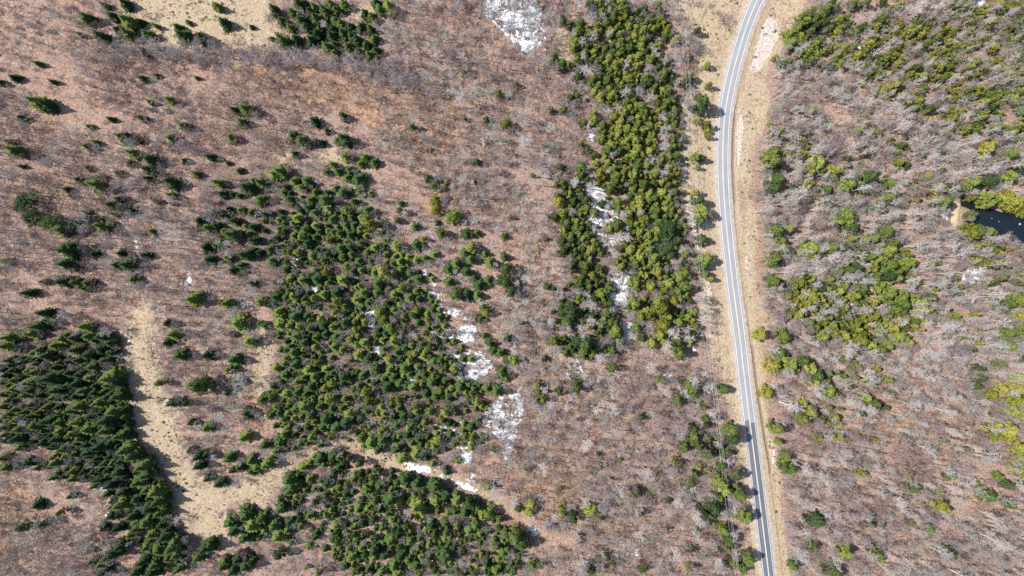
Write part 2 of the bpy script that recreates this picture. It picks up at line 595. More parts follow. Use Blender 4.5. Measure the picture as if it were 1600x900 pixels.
def water_sheet(name, poly, grow):
    c = np.mean(np.array(poly), 0)
    pts = []
    n = len(poly)
    for i in range(n):
        x, y = poly[i]
        X, Y = W(c[0] + (x - c[0]) * grow, c[1] + (y - c[1]) * grow)
        pts.append((X, Y, WATERZ))
    return obj(name, mesh(name, pts, [tuple(range(n))[::-1]], [MT['water']]), kind='structure')


water_sheet('pond_water', P('1494,304 1520,303 1560,322 1700,336 1700,396 1590,386 1540,366 1500,354'), 1.0)
for q in POOLS:
    water_sheet('pool_water', q, 1.35)


bank_l = P('1493,310 1490,322 1488,334 1486,346 1485,358')
bank_r = P('1501,310 1501,322 1500,334 1498,346 1497,358')
bv, bf = [], []
for k in range(5):
    (ax, ay), (bx, by) = W(*bank_l[k]), W(*bank_r[k])
    for t, h in ((-0.25, -1.2), (0.0, -0.1), (0.3, 0.35), (0.7, 0.4), (1.0, -0.1), (1.3, -1.4)):
        bv.append((ax + (bx - ax) * t + RNG.uniform(-.2, .2), ay + (by - ay) * t + RNG.uniform(-.2, .2), h))
for k in range(4):
    for i in range(5):
        q = k * 6 + i
        bf.append((q + 6, q + 7, q + 1, q))
obj('earth_bank', mesh('earth_bank', bv, bf, [make_plain('tan_earth', (0.40, 0.29, 0.18), (0.62, 0.49, 0.33), 0.8)], smooth_shade=True), kind='structure')


# ------------------------------------------------------------------ road
def road_frame(y):
    """centre and unit normal (to the right) of the road at metre y"""
    xc = np.interp(y, _RYs, _RXs)
    sl = np.interp(y, _RYs, _slope)
    n = 1 / math.sqrt(1 + sl * sl)
    return xc, n, -sl * n


def shoulder_profile(u, y):
    d = float(ditch_off(y))
    k = float(ditch_depth(y))
    us = [-7.2, -6.2, -5.2, -4.2, -3.4, 0, 3.4, d - 0.7, d - 0.1, d + 0.35, d + 1.3, d + 2.4, d + 3.6]
    zs = [0.02, 0.12, 0.28, 0.46, 0.55, 0.65, 0.55, 0.48, 0.42, 0.42 - k, 0.30 - k * 0.9, 0.05 - k * 0.15, 0.02]
    return 0.2 + float(np.interp(u, us, zs)), us


SH_Y = np.arange(-360.0, 360.0, 2.0)
vs, fs, uvs, dt = [], [], [], []
NU = 13
for j, y in enumerate(SH_Y):
    xc, nx, ny = road_frame(y)
    _, us = shoulder_profile(0, y)
    for i, u in enumerate(us):
        z, _ = shoulder_profile(u, y)
        ju = u + (random.uniform(-0.12, 0.12) if 7 < i < 12 else 0)
        vs.append((xc + nx * ju, y + ny * ju, z + (random.uniform(-0.06, 0.06) if i > 7 and i < 12 else 0)))
        uvs.append((u, y))
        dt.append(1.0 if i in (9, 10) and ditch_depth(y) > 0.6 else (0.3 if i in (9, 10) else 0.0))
for j in range(len(SH_Y) - 1):
    for i in range(NU - 1):
        a = j * NU + i
        fs.append((a, a + 1, a + NU + 1, a + NU))


def set_uv(me, uvs):
    l = me.uv_layers.new(name='UVMap')
    vi = np.zeros(len(me.loops), dtype=np.int32)
    me.loops.foreach_get('vertex_index', vi)
    l.data.foreach_set('uv', np.asarray(uvs, dtype=np.float32)[vi].ravel())


sm = mesh('road_shoulder', vs, fs, [MT['shoulder']], smooth_shade=False)
set_uv(sm, uvs)
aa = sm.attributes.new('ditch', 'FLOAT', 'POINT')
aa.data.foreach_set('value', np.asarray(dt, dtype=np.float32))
obj('road_shoulder', sm, kind='structure')


def ribbon(name, u0, u1, y0, y1, lift, m, parent=None, ragged=0.0, step=2.0, **props):
    ys = np.arange(y0, y1 + 0.01, step)
    if ys[-1] < y1:
        ys = np.append(ys, y1)
    us = [u0] + [u for u in (0.0,) if u0 < u < u1] + [u1]
    v, f, uvl = [], [], []
    for y in ys:
        xc, nx, ny = road_frame(y)
        for i, u in enumerate(us):
            uj = u + (random.uniform(-ragged, ragged) if i in (0, len(us) - 1) else 0)
            z, _ = shoulder_profile(u, y)
            v.append((xc + nx * uj, y + ny * uj, z + lift))
            uvl.append((u, y))
    n = len(us)
    for j in range(len(ys) - 1):
        for i in range(n - 1):
            a = j * n + i
            f.append((a, a + 1, a + n + 1, a + n))
    me = mesh(name, v, f, [m])
    set_uv(me, uvl)
    return obj(name, me, parent, **props)


road = ribbon('road', -3.35, 3.35, -358, 356, 0.012, MT['asphalt'], None, 0.07, kind='structure')


def pyY(py):
    return (450 - py) * MPP


ribbon('new_asphalt', -3.15, -0.12, -358, pyY(656), 0.018, MT['newasphalt'], road, label='dark newer asphalt of the left lane towards the bottom')
ribbon('new_asphalt', 0.12, 3.15, -358, pyY(660.5), 0.018, MT['newasphalt'], road, label='dark newer asphalt of the right lane towards the bottom')
ribbon('edge_line', -2.90, -2.72, -358, 356, 0.026, MT['white'], road, 0.01)
ribbon('edge_line', 2.72, 2.90, -358, 356, 0.026, MT['white'], road, 0.01)
ribbon('centre_line', -0.30, -0.10, -358, 356, 0.026, MT['yellow'], road, 0.01)
ribbon('centre_line', 0.10, 0.30, -358, 356, 0.026, MT['yellow'], road, 0.01)


# ------------------------------------------------------------------ tree prototypes
class MB:
    def __init__(s):
        s.v, s.f, s.m = [], [], []

    def tube(s, p0, p1, r0, r1, n=5, mi=0):
        p0, p1 = Vector(p0), Vector(p1)
        d = (p1 - p0)
        if d.length < 1e-6:
            return
        d.normalize()
        a = d.orthogonal().normalized()
        b = d.cross(a)
        k = len(s.v)
        point = r1 < 0.004
        for i in range(n):
            t = 2 * math.pi * i / n
            s.v.append(p0 + (a * math.cos(t) + b * math.sin(t)) * r0)
        if point:
            s.v.append(p1)
            for i in range(n):
                s.f.append((k + i, k + (i + 1) % n, k + n))
                s.m.append(mi)
        else:
            for i in range(n):
                t = 2 * math.pi * i / n
                s.v.append(p1 + (a * math.cos(t) + b * math.sin(t)) * r1)
            for i in range(n):
                s.f.append((k + i, k + (i + 1) % n, k + n + (i + 1) % n, k + n + i))
                s.m.append(mi)

    def poly(s, pts, mi=0):
        k = len(s.v)
        s.v.extend(pts)
        s.f.append(tuple(range(k, k + len(pts))))
        s.m.append(mi)

    def build(s, name, mats):
        return mesh(name, s.v, s.f, mats, s.m)


def rvec(rg, s=1.0):
    while True:
        v = Vector((rg.uniform(-1, 1), rg.uniform(-1, 1), rg.uniform(-1, 1)))
        if 0.05 < v.length < 1:
            return v.normalized() * s


def conifer(seed, H, Rb, shape, levels, per, ragged):
    """trunk and whorls of drooping, jagged boughs"""
    rg = random.Random(seed)
    tr = MB()
    lean = Vector((rg.uniform(-.25, .25), rg.uniform(-.25, .25), 0))

    def axis(z):
        return lean * (z / H) ** 2 + Vector((0, 0, z))
    hs = [-0.4, H * 0.25, H * 0.55, H * 0.85, H]
    rr = [0.022 * H, 0.017 * H, 0.011 * H, 0.005 * H, 0.003]
    for i in range(4):
        tr.tube(axis(max(hs[i], 0)) if i else Vector((0, 0, -0.4)), axis(hs[i + 1]), rr[i], rr[i + 1], 6)
    c = MB()
    lop = [rg.uniform(0.78, 1.18) for _ in range(7)]
    for L in range(levels):
        t = L / (levels - 1)
        z = H * (0.07 + 0.91 * t)
        rad = Rb * max(0.03, (1 - t)) ** shape * (0.75 + 0.25 * min(1, t * 5))
        n = max(4, int(round(per * (0.45 + 0.55 * (1 - t)))))
        ph = rg.uniform(0, 6.28)
        for i in range(n):
            a = ph + 6.283 * i / n + rg.uniform(-.28, .28)
            ln = rad * rg.uniform(1 - ragged, 1 + ragged * 0.8) * lop[int((a % 6.283) / 6.2832 * 7) % 7]
            if rg.random() < 0.06:
                ln *= 0.4
            dx = Vector((math.cos(a), math.sin(a), 0))
            sx = Vector((-dx.y, dx.x, 0))
            o = axis(z)
            droop = rg.uniform(0.12, 0.42)
            up = 0.25 + 0.5 * t
            wid = (0.16 + 0.20 * ln) * rg.uniform(0.8, 1.2)
            pts = []
            for k, (s_, wk) in enumerate(((0.05, 0.25), (0.38, 1.0), (0.72, 0.75), (1.0, 0.0))):
                zz = up * ln * s_ * 0.5 - droop * ln * s_ * s_
                pts.append((o + dx * ln * s_ + Vector((0, 0, zz)), wid * wk))
            for k in range(3):
                (p, w0), (q, w1) = pts[k], pts[k + 1]
                for sd in (-1, 1):
                    e0 = p + sx * sd * w0 * rg.uniform(.8, 1.2) - Vector((0, 0, w0 * 0.45))
                    e1 = q + sx * sd * w1 * rg.uniform(.8, 1.2) - Vector((0, 0, w1 * 0.45))
                    c.poly([p, q, e1, e0] if w1 > 0 else [p, q, e0])
                    # jagged side spray
                    if k < 2:
                        m0 = (p + q) / 2
                        tip = m0 + sx * sd * (w0 + w1) * rg.uniform(.75, 1.1) + dx * ln * rg.uniform(.05, .22) - Vector((0, 0, rg.uniform(.1, .3) * wid + 0.05))
                        c.poly([m0 - dx * 0.12 * ln, m0 + dx * 0.12 * ln, tip])
    # leader
    top = axis(H)
    for i in range(4):
        a = i * 1.57
        d = Vector((math.cos(a), math.sin(a), 0)) * 0.16
        c.poly([top + Vector((0, 0, 0.55)), top + d - Vector((0, 0, .5)), top - d * 0.3 - Vector((0, 0, .6))])
    return tr, c


def lobed(seed, H, Rb, nl, leaves, leafsize, low, flat=1.0, taper=0.5):
    """trunk, limbs and a lobed crown of leaf-sized sprays"""
    rg = random.Random(seed)
    tr = MB()
    tr.tube((0, 0, -0.4), (0, 0, H * 0.5), 0.02 * H, 0.013 * H, 6)
    tr.tube((0, 0, H * 0.5), (rg.uniform(-.2, .2), rg.uniform(-.2, .2), H * 0.93), 0.013 * H, 0.004 * H, 6)
    c = MB()
    for i in range(nl):
        t = (i + 0.5) / nl
        z = H * (low + (1 - low) * t * 0.97)
        prof = math.sqrt(max(0.02, 1 - abs(2 * t - 0.75) ** 2.2 / 1.6)) * (1 - taper * t) if t < 0.97 else 0.1
        a = i * 2.399 + rg.uniform(-.5, .5)
        rad = Rb * prof * rg.uniform(0.35, 1.08)
        if i == nl - 1:
            rad = 0
        ce = Vector((math.cos(a) * rad, math.sin(a) * rad, z))
        tr.tube((0, 0, max(0.3, z - rad * 0.6)), ce, 0.05, 0.02, 3)
        lr = Rb * rg.uniform(0.20, 0.40)
        for k in range(leaves):
            d = rvec(rg)
            if d.z < -0.35:
                d.z *= -0.6
            d.z *= flat
            p = ce + Vector((d.x * lr, d.y * lr, d.z * lr * 1.05)) * rg.uniform(0.72, 1.08)
            nrm = (d + rvec(rg, 0.75)).normalized()
            u = nrm.orthogonal().normalized()
            u.rotate(Matrix.Rotation(rg.uniform(0, 6.28), 3, nrm))
            v = nrm.cross(u)
            s = leafsize * rg.uniform(0.6, 1.3)
            c.poly([p - u * s * 0.5, p + v * s * 0.32 - u * 0.1 * s, p + u * s * 0.62, p - v * s * 0.32])
    return tr, c


def bare(seed, H, Rc, limbs, subs, twigs, low, spread, trunk_r, tw, forks=1):
    """leafless tree: trunk and limbs in one mesh, twigs in the other"""
    rg = random.Random(seed)
    tr, c = MB(), MB()
    for fk in range(forks):
        fa = rg.uniform(0, 6.28)
        off = Vector((math.cos(fa), math.sin(fa), 0)) * (0 if forks == 1 else Rc * 0.35)
        pts = [Vector((0, 0, -0.4))]
        for k in range(1, 6):
            t = k / 5
            pts.append(off * t + Vector((rg.uniform(-.18, .18), rg.uniform(-.18, .18), 0)) * t * 1.6 + Vector((0, 0, H * 0.9 * t)))
        rs = [trunk_r * (1 - 0.86 * k / 5) for k in range(6)]
        for k in range(5):
            tr.tube(pts[k], pts[k + 1], rs[k], rs[k + 1], 6)
        for i in range(limbs):
            t = low + (0.97 - low) * (i + rg.random()) / limbs
            kk = min(4, int(t * 5))
            o = pts[kk].lerp(pts[kk + 1], t * 5 - kk)
            a = i * 2.4 + rg.uniform(-.6, .6)
            prof = math.sin(math.pi * min(1, max(0.08, (t - low) / (1 - low) * 0.8 + 0.2))) ** 0.6
            ln = Rc * prof * rg.uniform(0.8, 1.2) * 1.15
            d = Vector((math.cos(a) * spread, math.sin(a) * spread, rg.uniform(0.55, 1.0))).normalized()
            p = o
            r0 = trunk_r * 0.34 * (1 - 0.5 * t)
            lp = [p]
            for k in range(3):
                d = (d + Vector((0, 0, 0.12)) + rvec(rg, 0.22)).normalized()
                q = p + d * ln / 3
                tr.tube(p, q, r0 * (1 - k * 0.3), r0 * (1 - (k + 1) * 0.3) if k < 2 else 0.012, 4)
                lp.append(q)
                p = q
            for j in range(subs):
                tt = rg.uniform(0.25, 1.0) * 2.999
                kk2 = int(tt)
                so = lp[kk2].lerp(lp[kk2 + 1], tt - kk2)
                sd = (d * 0.7 + rvec(rg, 0.85) + Vector((0, 0, 0.25))).normalized()
                sl = ln * rg.uniform(0.28, 0.5)
                se = so + sd * sl
                c.tube(so, se, tw * 1.4, tw * 0.5, 3)
                for w in range(twigs):
                    wo = so.lerp(se, rg.uniform(0.2, 1.0))
                    wd = (sd * 0.6 + rvec(rg, 0.8) + Vector((0, 0, 0.2))).normalized()
                    c.tube(wo, wo + wd * sl * rg.uniform(0.4, 0.85), tw, 0.001, 3)
    return tr, c


def brush(seed, r, h, n, tw):
    rg = random.Random(seed)
    c = MB()
    for i in range(n):
        a = rg.uniform(0, 6.28)
        o = Vector((rg.gauss(0, r * 0.3), rg.gauss(0, r * 0.3), -0.1))
        d = Vector((math.cos(a) * rg.uniform(.1, 1), math.sin(a) * rg.uniform(.1, 1), 1.0)).normalized()
        ln = h * rg.uniform(0.6, 1.2)
        m_ = o + d * ln * 0.55
        e = m_ + (d + rvec(rg, 0.5)).normalized() * ln * 0.5
        c.tube(o, m_, tw, tw * 0.7, 3)
        c.tube(m_, e, tw * 0.7, 0.001, 3)
        for k in range(3):
            w = m_.lerp(e, rg.uniform(0, .8))
            c.tube(w, w + (d + rvec(rg, 0.9)).normalized() * ln * 0.35, tw * 0.6, 0.001, 3)
    return c


PROTO = {}        # kind -> list of (trunk mesh, crown mesh, joined mesh, H, R)


def add_proto(kind, tr, c, H, Rr, mt, mc):
    a = tr.build(kind + '_trunk', [MT[mt]])
    b = c.build(kind + '_crown', [MT[mc]])
    j = MB()
    k = len(tr.v)
    j.v = tr.v + c.v
    j.f = tr.f + [tuple(i + k for i in f) for f in c.f]
    j.m = [0] * len(tr.f) + [1] * len(c.f)
    jm = j.build(kind + '_whole', [MT[mt], MT[mc]])
    PROTO.setdefault(kind, []).append((a, b, jm, H, Rr))


for i in range(6):
    add_proto('spruce', *conifer(100 + i, 12, 3.0, 0.9 + 0.05 * (i % 3), 15 + i % 3 * 2, 8, 0.36), 12, 3.0, 'bark', 'spruce')
for i in range(6):
    add_proto('fir', *conifer(200 + i, 10, 3.0, 0.70 + 0.08 * (i % 3), 13 + i % 3 * 2, 9, 0.36), 10, 3.0, 'bark', 'fir')
for i in range(6):
    add_proto('cedar', *lobed(300 + i, 10, 2.9, 22 + i % 3 * 3, 62, 0.62, 0.12, 1.0, 0.40 + 0.1 * (i % 4)), 10, 2.9, 'bark', 'cedar')
for i in range(4):
    add_proto('ycedar', *lobed(400 + i, 10, 2.9, 22, 62, 0.62, 0.12, 1.0, 0.45 + 0.1 * (i % 3)), 10, 2.9, 'bark', 'ycedar')
for i in range(5):
    add_proto('gcedar', *lobed(450 + i, 10, 2.8, 24, 62, 0.60, 0.10, 1.0, 0.55 + 0.1 * (i % 3)), 10, 2.8, 'bark', 'gcedar')
for i in range(3):
    add_proto('pine', *lobed(500 + i, 15, 5.2, 40, 80, 0.62, 0.25, 0.75, 0.25), 15, 5.2, 'bark', 'pine')
for i in range(7):
    add_proto('bare', *bare(600 + i, 12, 3.6, 13, 7, 8, 0.28, 0.95, 0.17, 0.029, 1 + (i % 3 == 0)), 12, 3.9, 'grey_bark', 'twig')
for i in range(5):
    add_proto('brown', *bare(650 + i, 11.5, 3.3, 11, 6, 7, 0.30, 0.85, 0.17, 0.026), 11.5, 3.5, 'bark', 'btwig')
for i in range(5):
    add_proto('lichen', *bare(680 + i, 11, 3.2, 12, 7, 8, 0.22, 0.95, 0.14, 0.030), 11, 3.5, 'grey_bark', 'lichen_twig')
for i in range(7):
    add_proto('pale', *bare(700 + i, 16, 2.9, 11, 6, 6, 0.42, 0.60, 0.20, 0.030, 1 + (i % 2)), 16, 3.1, 'pale_bark', 'pale_twig')
for i in range(4):
    t_, c_ = bare(800 + i, 3.0, 2.4, 9, 6, 6, 0.02, 1.2, 0.07, 0.026, 2)
    add_proto('shrub', t_, c_, 3.0, 2.4, 'grey_bark', 'btwig')

# ------------------------------------------------------------------ where the evergreens stand (read off the photograph)
# each entry: x,y,width in a magnified crop, then a letter for the kind; the crop's origin and magnification come first
KINDS = {'s': 'spruce', 'f': 'fir', 'c': 'cedar', 'y': 'ycedar', 'g': 'gcedar', 'p': 'pine', 'w': 'pale', 'b': 'bare', 'n': 'brown', 'l': 'lichen', 'h': 'shrub'}
CROPS = [
 (0, 0, 4, 's', '540,110,110 620,220,90 780,20,90 790,130,130 800,210,110 740,190,90 870,135,60 920,215,85 970,160,45 1110,170,70 1140,220,125 1265,240,105 1175,140,45 1355,40,90 1400,140,75 1570,165,40 500,215,50 100,490,80 10,520,60 240,400,50 240,640,130 300,660,90 140,740,80 330,510,50 690,745,50 890,490,65 975,470,40 1230,485,35 940,640,50 1065,625,75 1040,690,45 885,740,55 1150,790,75 770,860,85 860,870,75 1075,870,80 1440,860,80 1460,685,80 1530,680,85 1505,760,85 560,790,45 60,890,80 600,890,40 900,320,55 650,30,60 700,100,70 935,105,60h 700,280,50'),
 (400, 0, 4, 's', '110,60,75 160,130,85 230,80,80 260,20,80 330,70,80 280,130,85 160,245,95 250,250,100 310,170,80 340,250,85 380,210,80 370,110,80 420,60,80 460,20,80 440,100,80 500,130,80 500,60,75 550,30,80 400,170,75 470,220,85 540,210,80 590,165,80 440,290,80 490,280,80 490,340,70 570,290,80 630,250,85 640,330,85 660,170,75 680,90,75 720,110,80 710,180,80 740,240,80 690,280,75 710,350,85 750,320,75 760,370,70 130,90,70 210,170,60 530,150,70 600,230,70 360,40,70 300,20,70 480,180,70 750,20,80f 770,60,70f 830,40,90f 290,330,45 540,725,70 360,755,65 445,815,60 225,850,90 290,880,90 550,870,100 510,880,60 400,895,55 1560,780,75y 1520,590,50g 1300,460,45g 1300,740,40g 1440,750,45g 100,240,50 70,110,60h'),
 (0, 225, 4, 's', '90,40,110 130,140,35 545,20,55 555,150,55 830,60,95 820,125,65 940,100,85 930,165,85 925,220,55 1310,80,75 1155,105,60 1420,120,35 1490,165,50 500,225,65 600,260,115 650,280,60 745,185,60 630,205,45 420,285,65 450,325,45 180,370,150p 240,470,100p 350,500,140p 390,540,110 500,490,90 540,425,50 615,460,50 700,380,85 750,345,60 720,440,55 810,410,90 630,515,90 690,500,55 520,540,45 1070,240,120 1070,320,65 980,360,65 1080,375,45 1230,190,60 1360,240,85 1390,310,65 1540,270,95 1580,230,60 1560,300,75 1250,480,85 1300,525,85 1350,510,65 1350,420,55 1390,450,65 1430,410,55 1460,480,65 1450,570,120 1400,545,65 1580,520,65 1580,600,75 1570,430,65 1350,630,65 1290,650,85 1310,725,85 1420,710,85 1530,690,95 1500,760,65 1460,790,65 1580,670,65 1580,870,55 420,665,140 420,750,140 470,740,90 590,640,55 590,690,60 760,685,80 910,695,75 800,755,110 730,760,60 400,860,120 480,870,100 550,870,85 270,860,55 840,850,75 30,735,75 740,560,45 960,545,50'),
 (400, 225, 4, 'f', '240,60,55 145,170,120 110,190,80 560,80,75 680,85,65 650,125,65 740,115,65 480,130,65 510,170,65 580,160,75 645,220,95 570,215,65 240,230,75 320,230,90 180,270,65 280,270,60 170,300,60 440,180,55 545,300,90 650,305,75 715,310,55 500,280,60 370,300,65 340,350,85 440,350,110 330,400,75 370,430,80 450,400,85 610,360,65 260,460,85 690,420,80 600,460,65 660,460,60 480,470,85 560,510,60 610,510,65 720,510,80y 700,480,60c 180,500,60 310,540,85 370,510,65 230,575,55 370,580,55 320,620,75 490,550,65 590,570,75 520,560,60 60,440,70s 90,660,85s 30,350,90s 60,360,70s 20,240,70s 180,670,65 100,730,85 130,590,65s 350,700,85 390,660,65 450,690,85 320,745,60 530,650,85 590,640,65 540,710,65 660,620,65 740,650,95 700,670,65 600,690,65 720,730,65 810,690,65 640,730,60 570,760,65 210,850,75 290,850,85 380,840,110 470,840,65 540,850,85 600,800,65 660,790,60 800,800,90c 740,800,65 760,870,100 850,750,65 880,640,60c 960,800,65 1010,840,80 1000,630,75 1000,725,65 1050,715,65 1110,690,65 910,690,45 1075,215,55c 1110,265,45c 1180,335,55 1120,350,55y 1120,410,55y 1235,455,85c 1130,490,45 905,420,45c 885,480,45c 900,370,45 990,515,55 1045,595,45c 1160,560,65c 1310,560,75 1380,555,55 1345,650,70c 1300,680,75 1340,720,65 1250,745,75 1430,685,55 1460,740,65 1200,780,65 1550,705,55 1560,780,85g 1310,800,75 1360,840,65 1200,860,65 1450,850,65 1560,860,85g 1390,880,65 1550,580,45 1380,115,40g 10,600,60s 20,680,60s 150,420,50s'),
 (0, 450, 4, 's', '170,30,75 540,5,65 275,155,85 240,240,115 330,215,95 60,310,110 50,360,120 540,240,95 200,290,105 400,315,85 350,360,105 260,385,95 300,425,105 470,310,105 560,300,105 640,300,95 700,340,115 640,380,120 470,385,95 560,420,105 590,490,125 500,450,95 660,450,105 700,400,105 430,460,75 330,530,85 310,570,125 440,530,105 560,560,95 690,560,135 740,590,95 480,600,105 350,640,95 200,640,95 150,670,85 420,680,105 520,640,95 600,650,95 680,680,115 750,680,115 780,740,105 720,770,115 620,720,105 500,740,105 440,770,95 330,690,85 140,775,75 580,800,105 680,830,125 740,840,105 480,840,105 380,840,105 300,830,95 220,860,105 100,830,65 20,740,65 120,880,95 380,890,85 560,880,105 660,890,95 760,640,90 790,800,80 1210,70,120 1420,95,85 1490,215,115f 1380,95,55 1090,290,105 1050,340,75 1130,420,105 1300,420,75 1470,450,105f 1430,510,65f 1480,580,85f 1270,610,110g 1220,600,70g 1085,715,85 1200,840,65 1300,870,85f 1420,660,45f 1440,740,65f 1550,780,95f 1560,330,95f 1450,290,55 1060,220,70g 1180,715,60g 1010,590,60g'),
 (400, 450, 4, 'f', '30,85,75 90,110,65 130,60,95 240,50,95 230,110,75 240,185,95 140,150,75 150,230,85 210,240,85 60,235,85 20,220,50 420,40,75 500,30,85 630,70,85 670,30,75 560,110,85 760,30,85 700,90,65 860,40,65 960,60,75 1000,20,65 1010,70,55 900,100,55 340,250,85 260,300,85 420,230,85 480,240,65 560,220,85 620,210,65 300,340,65 190,335,55 370,310,65 430,290,65 500,310,75 240,400,85 370,370,65 490,370,65 540,385,65 640,300,65 680,340,85 640,420,75 700,440,85 180,470,75 130,500,75 250,480,85 180,540,75 330,510,95 370,550,85 300,560,65 260,580,65 440,500,75 480,530,55 450,560,65 550,560,85 540,590,65 420,570,55 750,500,85 780,150,75c 860,140,75 800,200,65c 850,250,75c 930,240,55 760,260,65 810,280,65 790,330,65 860,330,75 880,400,65 930,370,65 800,380,65 980,170,75 1010,220,55 830,450,75 910,440,55 930,500,95 860,560,75 900,590,85 840,510,65 740,600,65 820,620,95 690,650,65c 740,630,55 960,540,65 1010,490,65 980,620,85 1050,420,65 1100,590,75 1180,580,65 1110,460,65 1050,540,65 50,690,105 110,610,65 190,660,75 260,650,75 130,740,65 100,790,85 180,820,55 310,660,75 350,610,85 310,740,105 250,760,85 400,740,65 340,800,75 440,820,85 410,690,65 480,760,75 540,750,65 590,780,95 570,830,95 500,870,95 420,870,75 320,870,65 200,870,65 690,770,65 700,710,65c 780,830,65 800,780,65 890,750,65 850,800,75 920,800,75 880,850,75 950,870,65 1000,770,65 1000,730,55c 990,830,65 1050,840,65 1060,660,65 1120,680,65 1150,640,65 1200,690,65 1270,620,75 1310,650,65 1250,660,65 1340,870,65 1340,440,65 1290,445,55 1140,180,65 1100,140,45 1250,40,75c 1310,40,85 1380,50,75 1400,195,65 1420,120,45c 1440,150,45c 1420,295,45 1460,340,65 1570,320,65 1480,390,65 1520,400,65 1570,450,65 1530,530,75 1440,620,75 1500,640,75 1390,600,55 1560,550,65 1590,20,65g 1410,740,45 1380,820,55'),
 (0, 675, 4, 's', '120,40,125 270,70,95 360,40,105 460,10,95 130,100,85 180,190,75 250,220,75 350,190,95 400,110,95 480,130,105 560,120,115 620,90,125 700,60,105 760,20,115 790,110,145 840,150,115 880,90,65 900,210,135 920,270,125 870,310,115 930,350,125 980,370,125 1000,430,115 1010,500,115 1020,570,115 940,470,125 860,420,115 780,370,105 740,250,105 680,240,85 700,330,105 760,450,105 700,520,95 650,600,85 740,600,95 840,520,115 880,590,115 930,560,125 960,630,115 1040,650,125 1090,710,125 1110,760,105 1000,730,115 920,720,95 900,800,105 980,820,115 1060,780,95 1120,850,85 950,880,105 860,870,95 760,710,105 700,760,105 640,820,85 590,800,75 660,870,85 50,220,85 20,160,85 350,280,75 460,290,75 520,300,65 240,455,75 450,400,65 400,490,50g 170,580,65g 300,560,60g 1280,680,115 1360,690,115 1430,740,115 1490,790,115 1540,830,115 1240,780,95 1400,830,105 1460,860,95 1560,870,85 1290,720,105 1480,500,135f 1540,520,115f 1580,580,115f 1470,610,105f 1540,650,105f 1440,560,85f 1590,480,85f 1590,660,75f 1195,115,65 1250,150,100 1300,130,75 1250,210,85 1300,290,75 1370,320,95 1440,150,85f 1420,170,65f 1530,30,85f 1450,240,65 1570,180,75f 1580,240,85f 1500,220,80 560,740,65 820,640,70 1040,470,80 980,310,80 1060,600,90'),
 (400, 675, 4, 'f', '60,80,75 140,110,105 70,200,105 10,220,85 150,60,85 180,20,65 330,30,65 350,30,75 240,100,55 120,340,95 210,300,95 200,370,95 160,480,105 230,340,75 250,400,65 270,310,65 300,215,75 330,290,65 400,170,85 430,200,85 480,150,95 520,150,75 520,220,65 610,290,85 650,260,55 520,350,75 440,320,85 560,390,65 730,270,55c 690,360,85 740,380,75 770,335,75 840,420,130 890,440,95 880,320,75 930,290,85 1000,320,95 1000,460,140 1040,500,95 1110,340,115 1120,420,95 1180,400,75 1250,430,85 1330,440,75g 1300,510,85 1240,500,65 1450,500,85c 1520,550,65 1410,520,65 1370,590,65 1180,570,85 1090,590,65 850,540,85 700,470,75 640,460,65 500,580,75 600,600,55 470,490,55 40,540,95 120,580,85 60,610,65 210,560,75 200,610,65 280,590,55 140,650,95 30,650,75 230,690,65 230,750,55 330,720,55 150,760,65g 310,850,45 400,870,55g 680,80,75 720,60,105 790,50,85 860,40,65 760,110,65 870,110,65 890,80,65 910,170,85 1000,140,95 1030,80,65 1010,40,65 940,20,65 1060,160,55 1100,200,65 1140,100,55 1190,250,55 1260,180,55 1490,110,55 1450,340,65 1420,40,75 580,720,85 660,720,75 740,740,95 840,680,105 800,770,85 730,790,85 900,780,85 860,840,95 950,800,95 1000,840,95 960,680,85 980,740,65 1080,710,65 1180,770,105 1140,750,65 1210,810,65 600,780,75 560,840,65 700,850,65 1440,830,65 1500,870,65 1590,830,55 780,880,65 880,890,95 1330,620,65 1400,640,65 1500,720,65 1560,640,70 1540,760,60 1080,780,60'),
 (800, 675, 4, 'g', '120,440,75c 110,490,65c 40,480,55 300,500,55c 380,520,75 490,480,85c 545,535,45y 20,640,95 60,690,85 10,850,55 125,825,55c 180,830,45c 490,850,65 585,770,50 635,810,55 810,840,65 430,640,35 1070,90,75 1130,20,75 1150,70,65 1210,130,85 1300,130,55 1020,180,50y 1160,215,50y 1140,260,45c 1110,310,55 1070,340,45c 780,370,65 880,360,55 670,170,45 1365,30,105 1390,260,85 1290,300,85c 1320,350,85c 1410,380,95 1250,460,95 1180,500,75 1310,600,85 1350,660,95 1300,200,65 1450,520,85c 1340,720,65 1380,810,75 1470,780,85c 1440,850,65 1100,840,55 800,500,55 1220,40,55 1330,120,60 1270,260,60'),
 (1200, 675, 4, 'c', '100,150,75 120,220,85 435,25,60y 570,250,60y 290,540,105g 265,710,75g 470,740,85 660,740,75 700,570,45g 890,565,55 900,345,75g 1000,600,55 1050,440,105y 1100,480,65y 1350,390,105 1490,445,75g 1125,270,75g 1110,745,75g 400,870,115g 150,830,75 1070,375,55 960,210,45g 1400,15,85y 1490,20,75y 1540,90,105y 1570,140,80 1570,230,95y 1590,310,65g 1480,325,65g 880,260,65g 640,530,55g 700,790,55 60,60,50 300,30,60'),
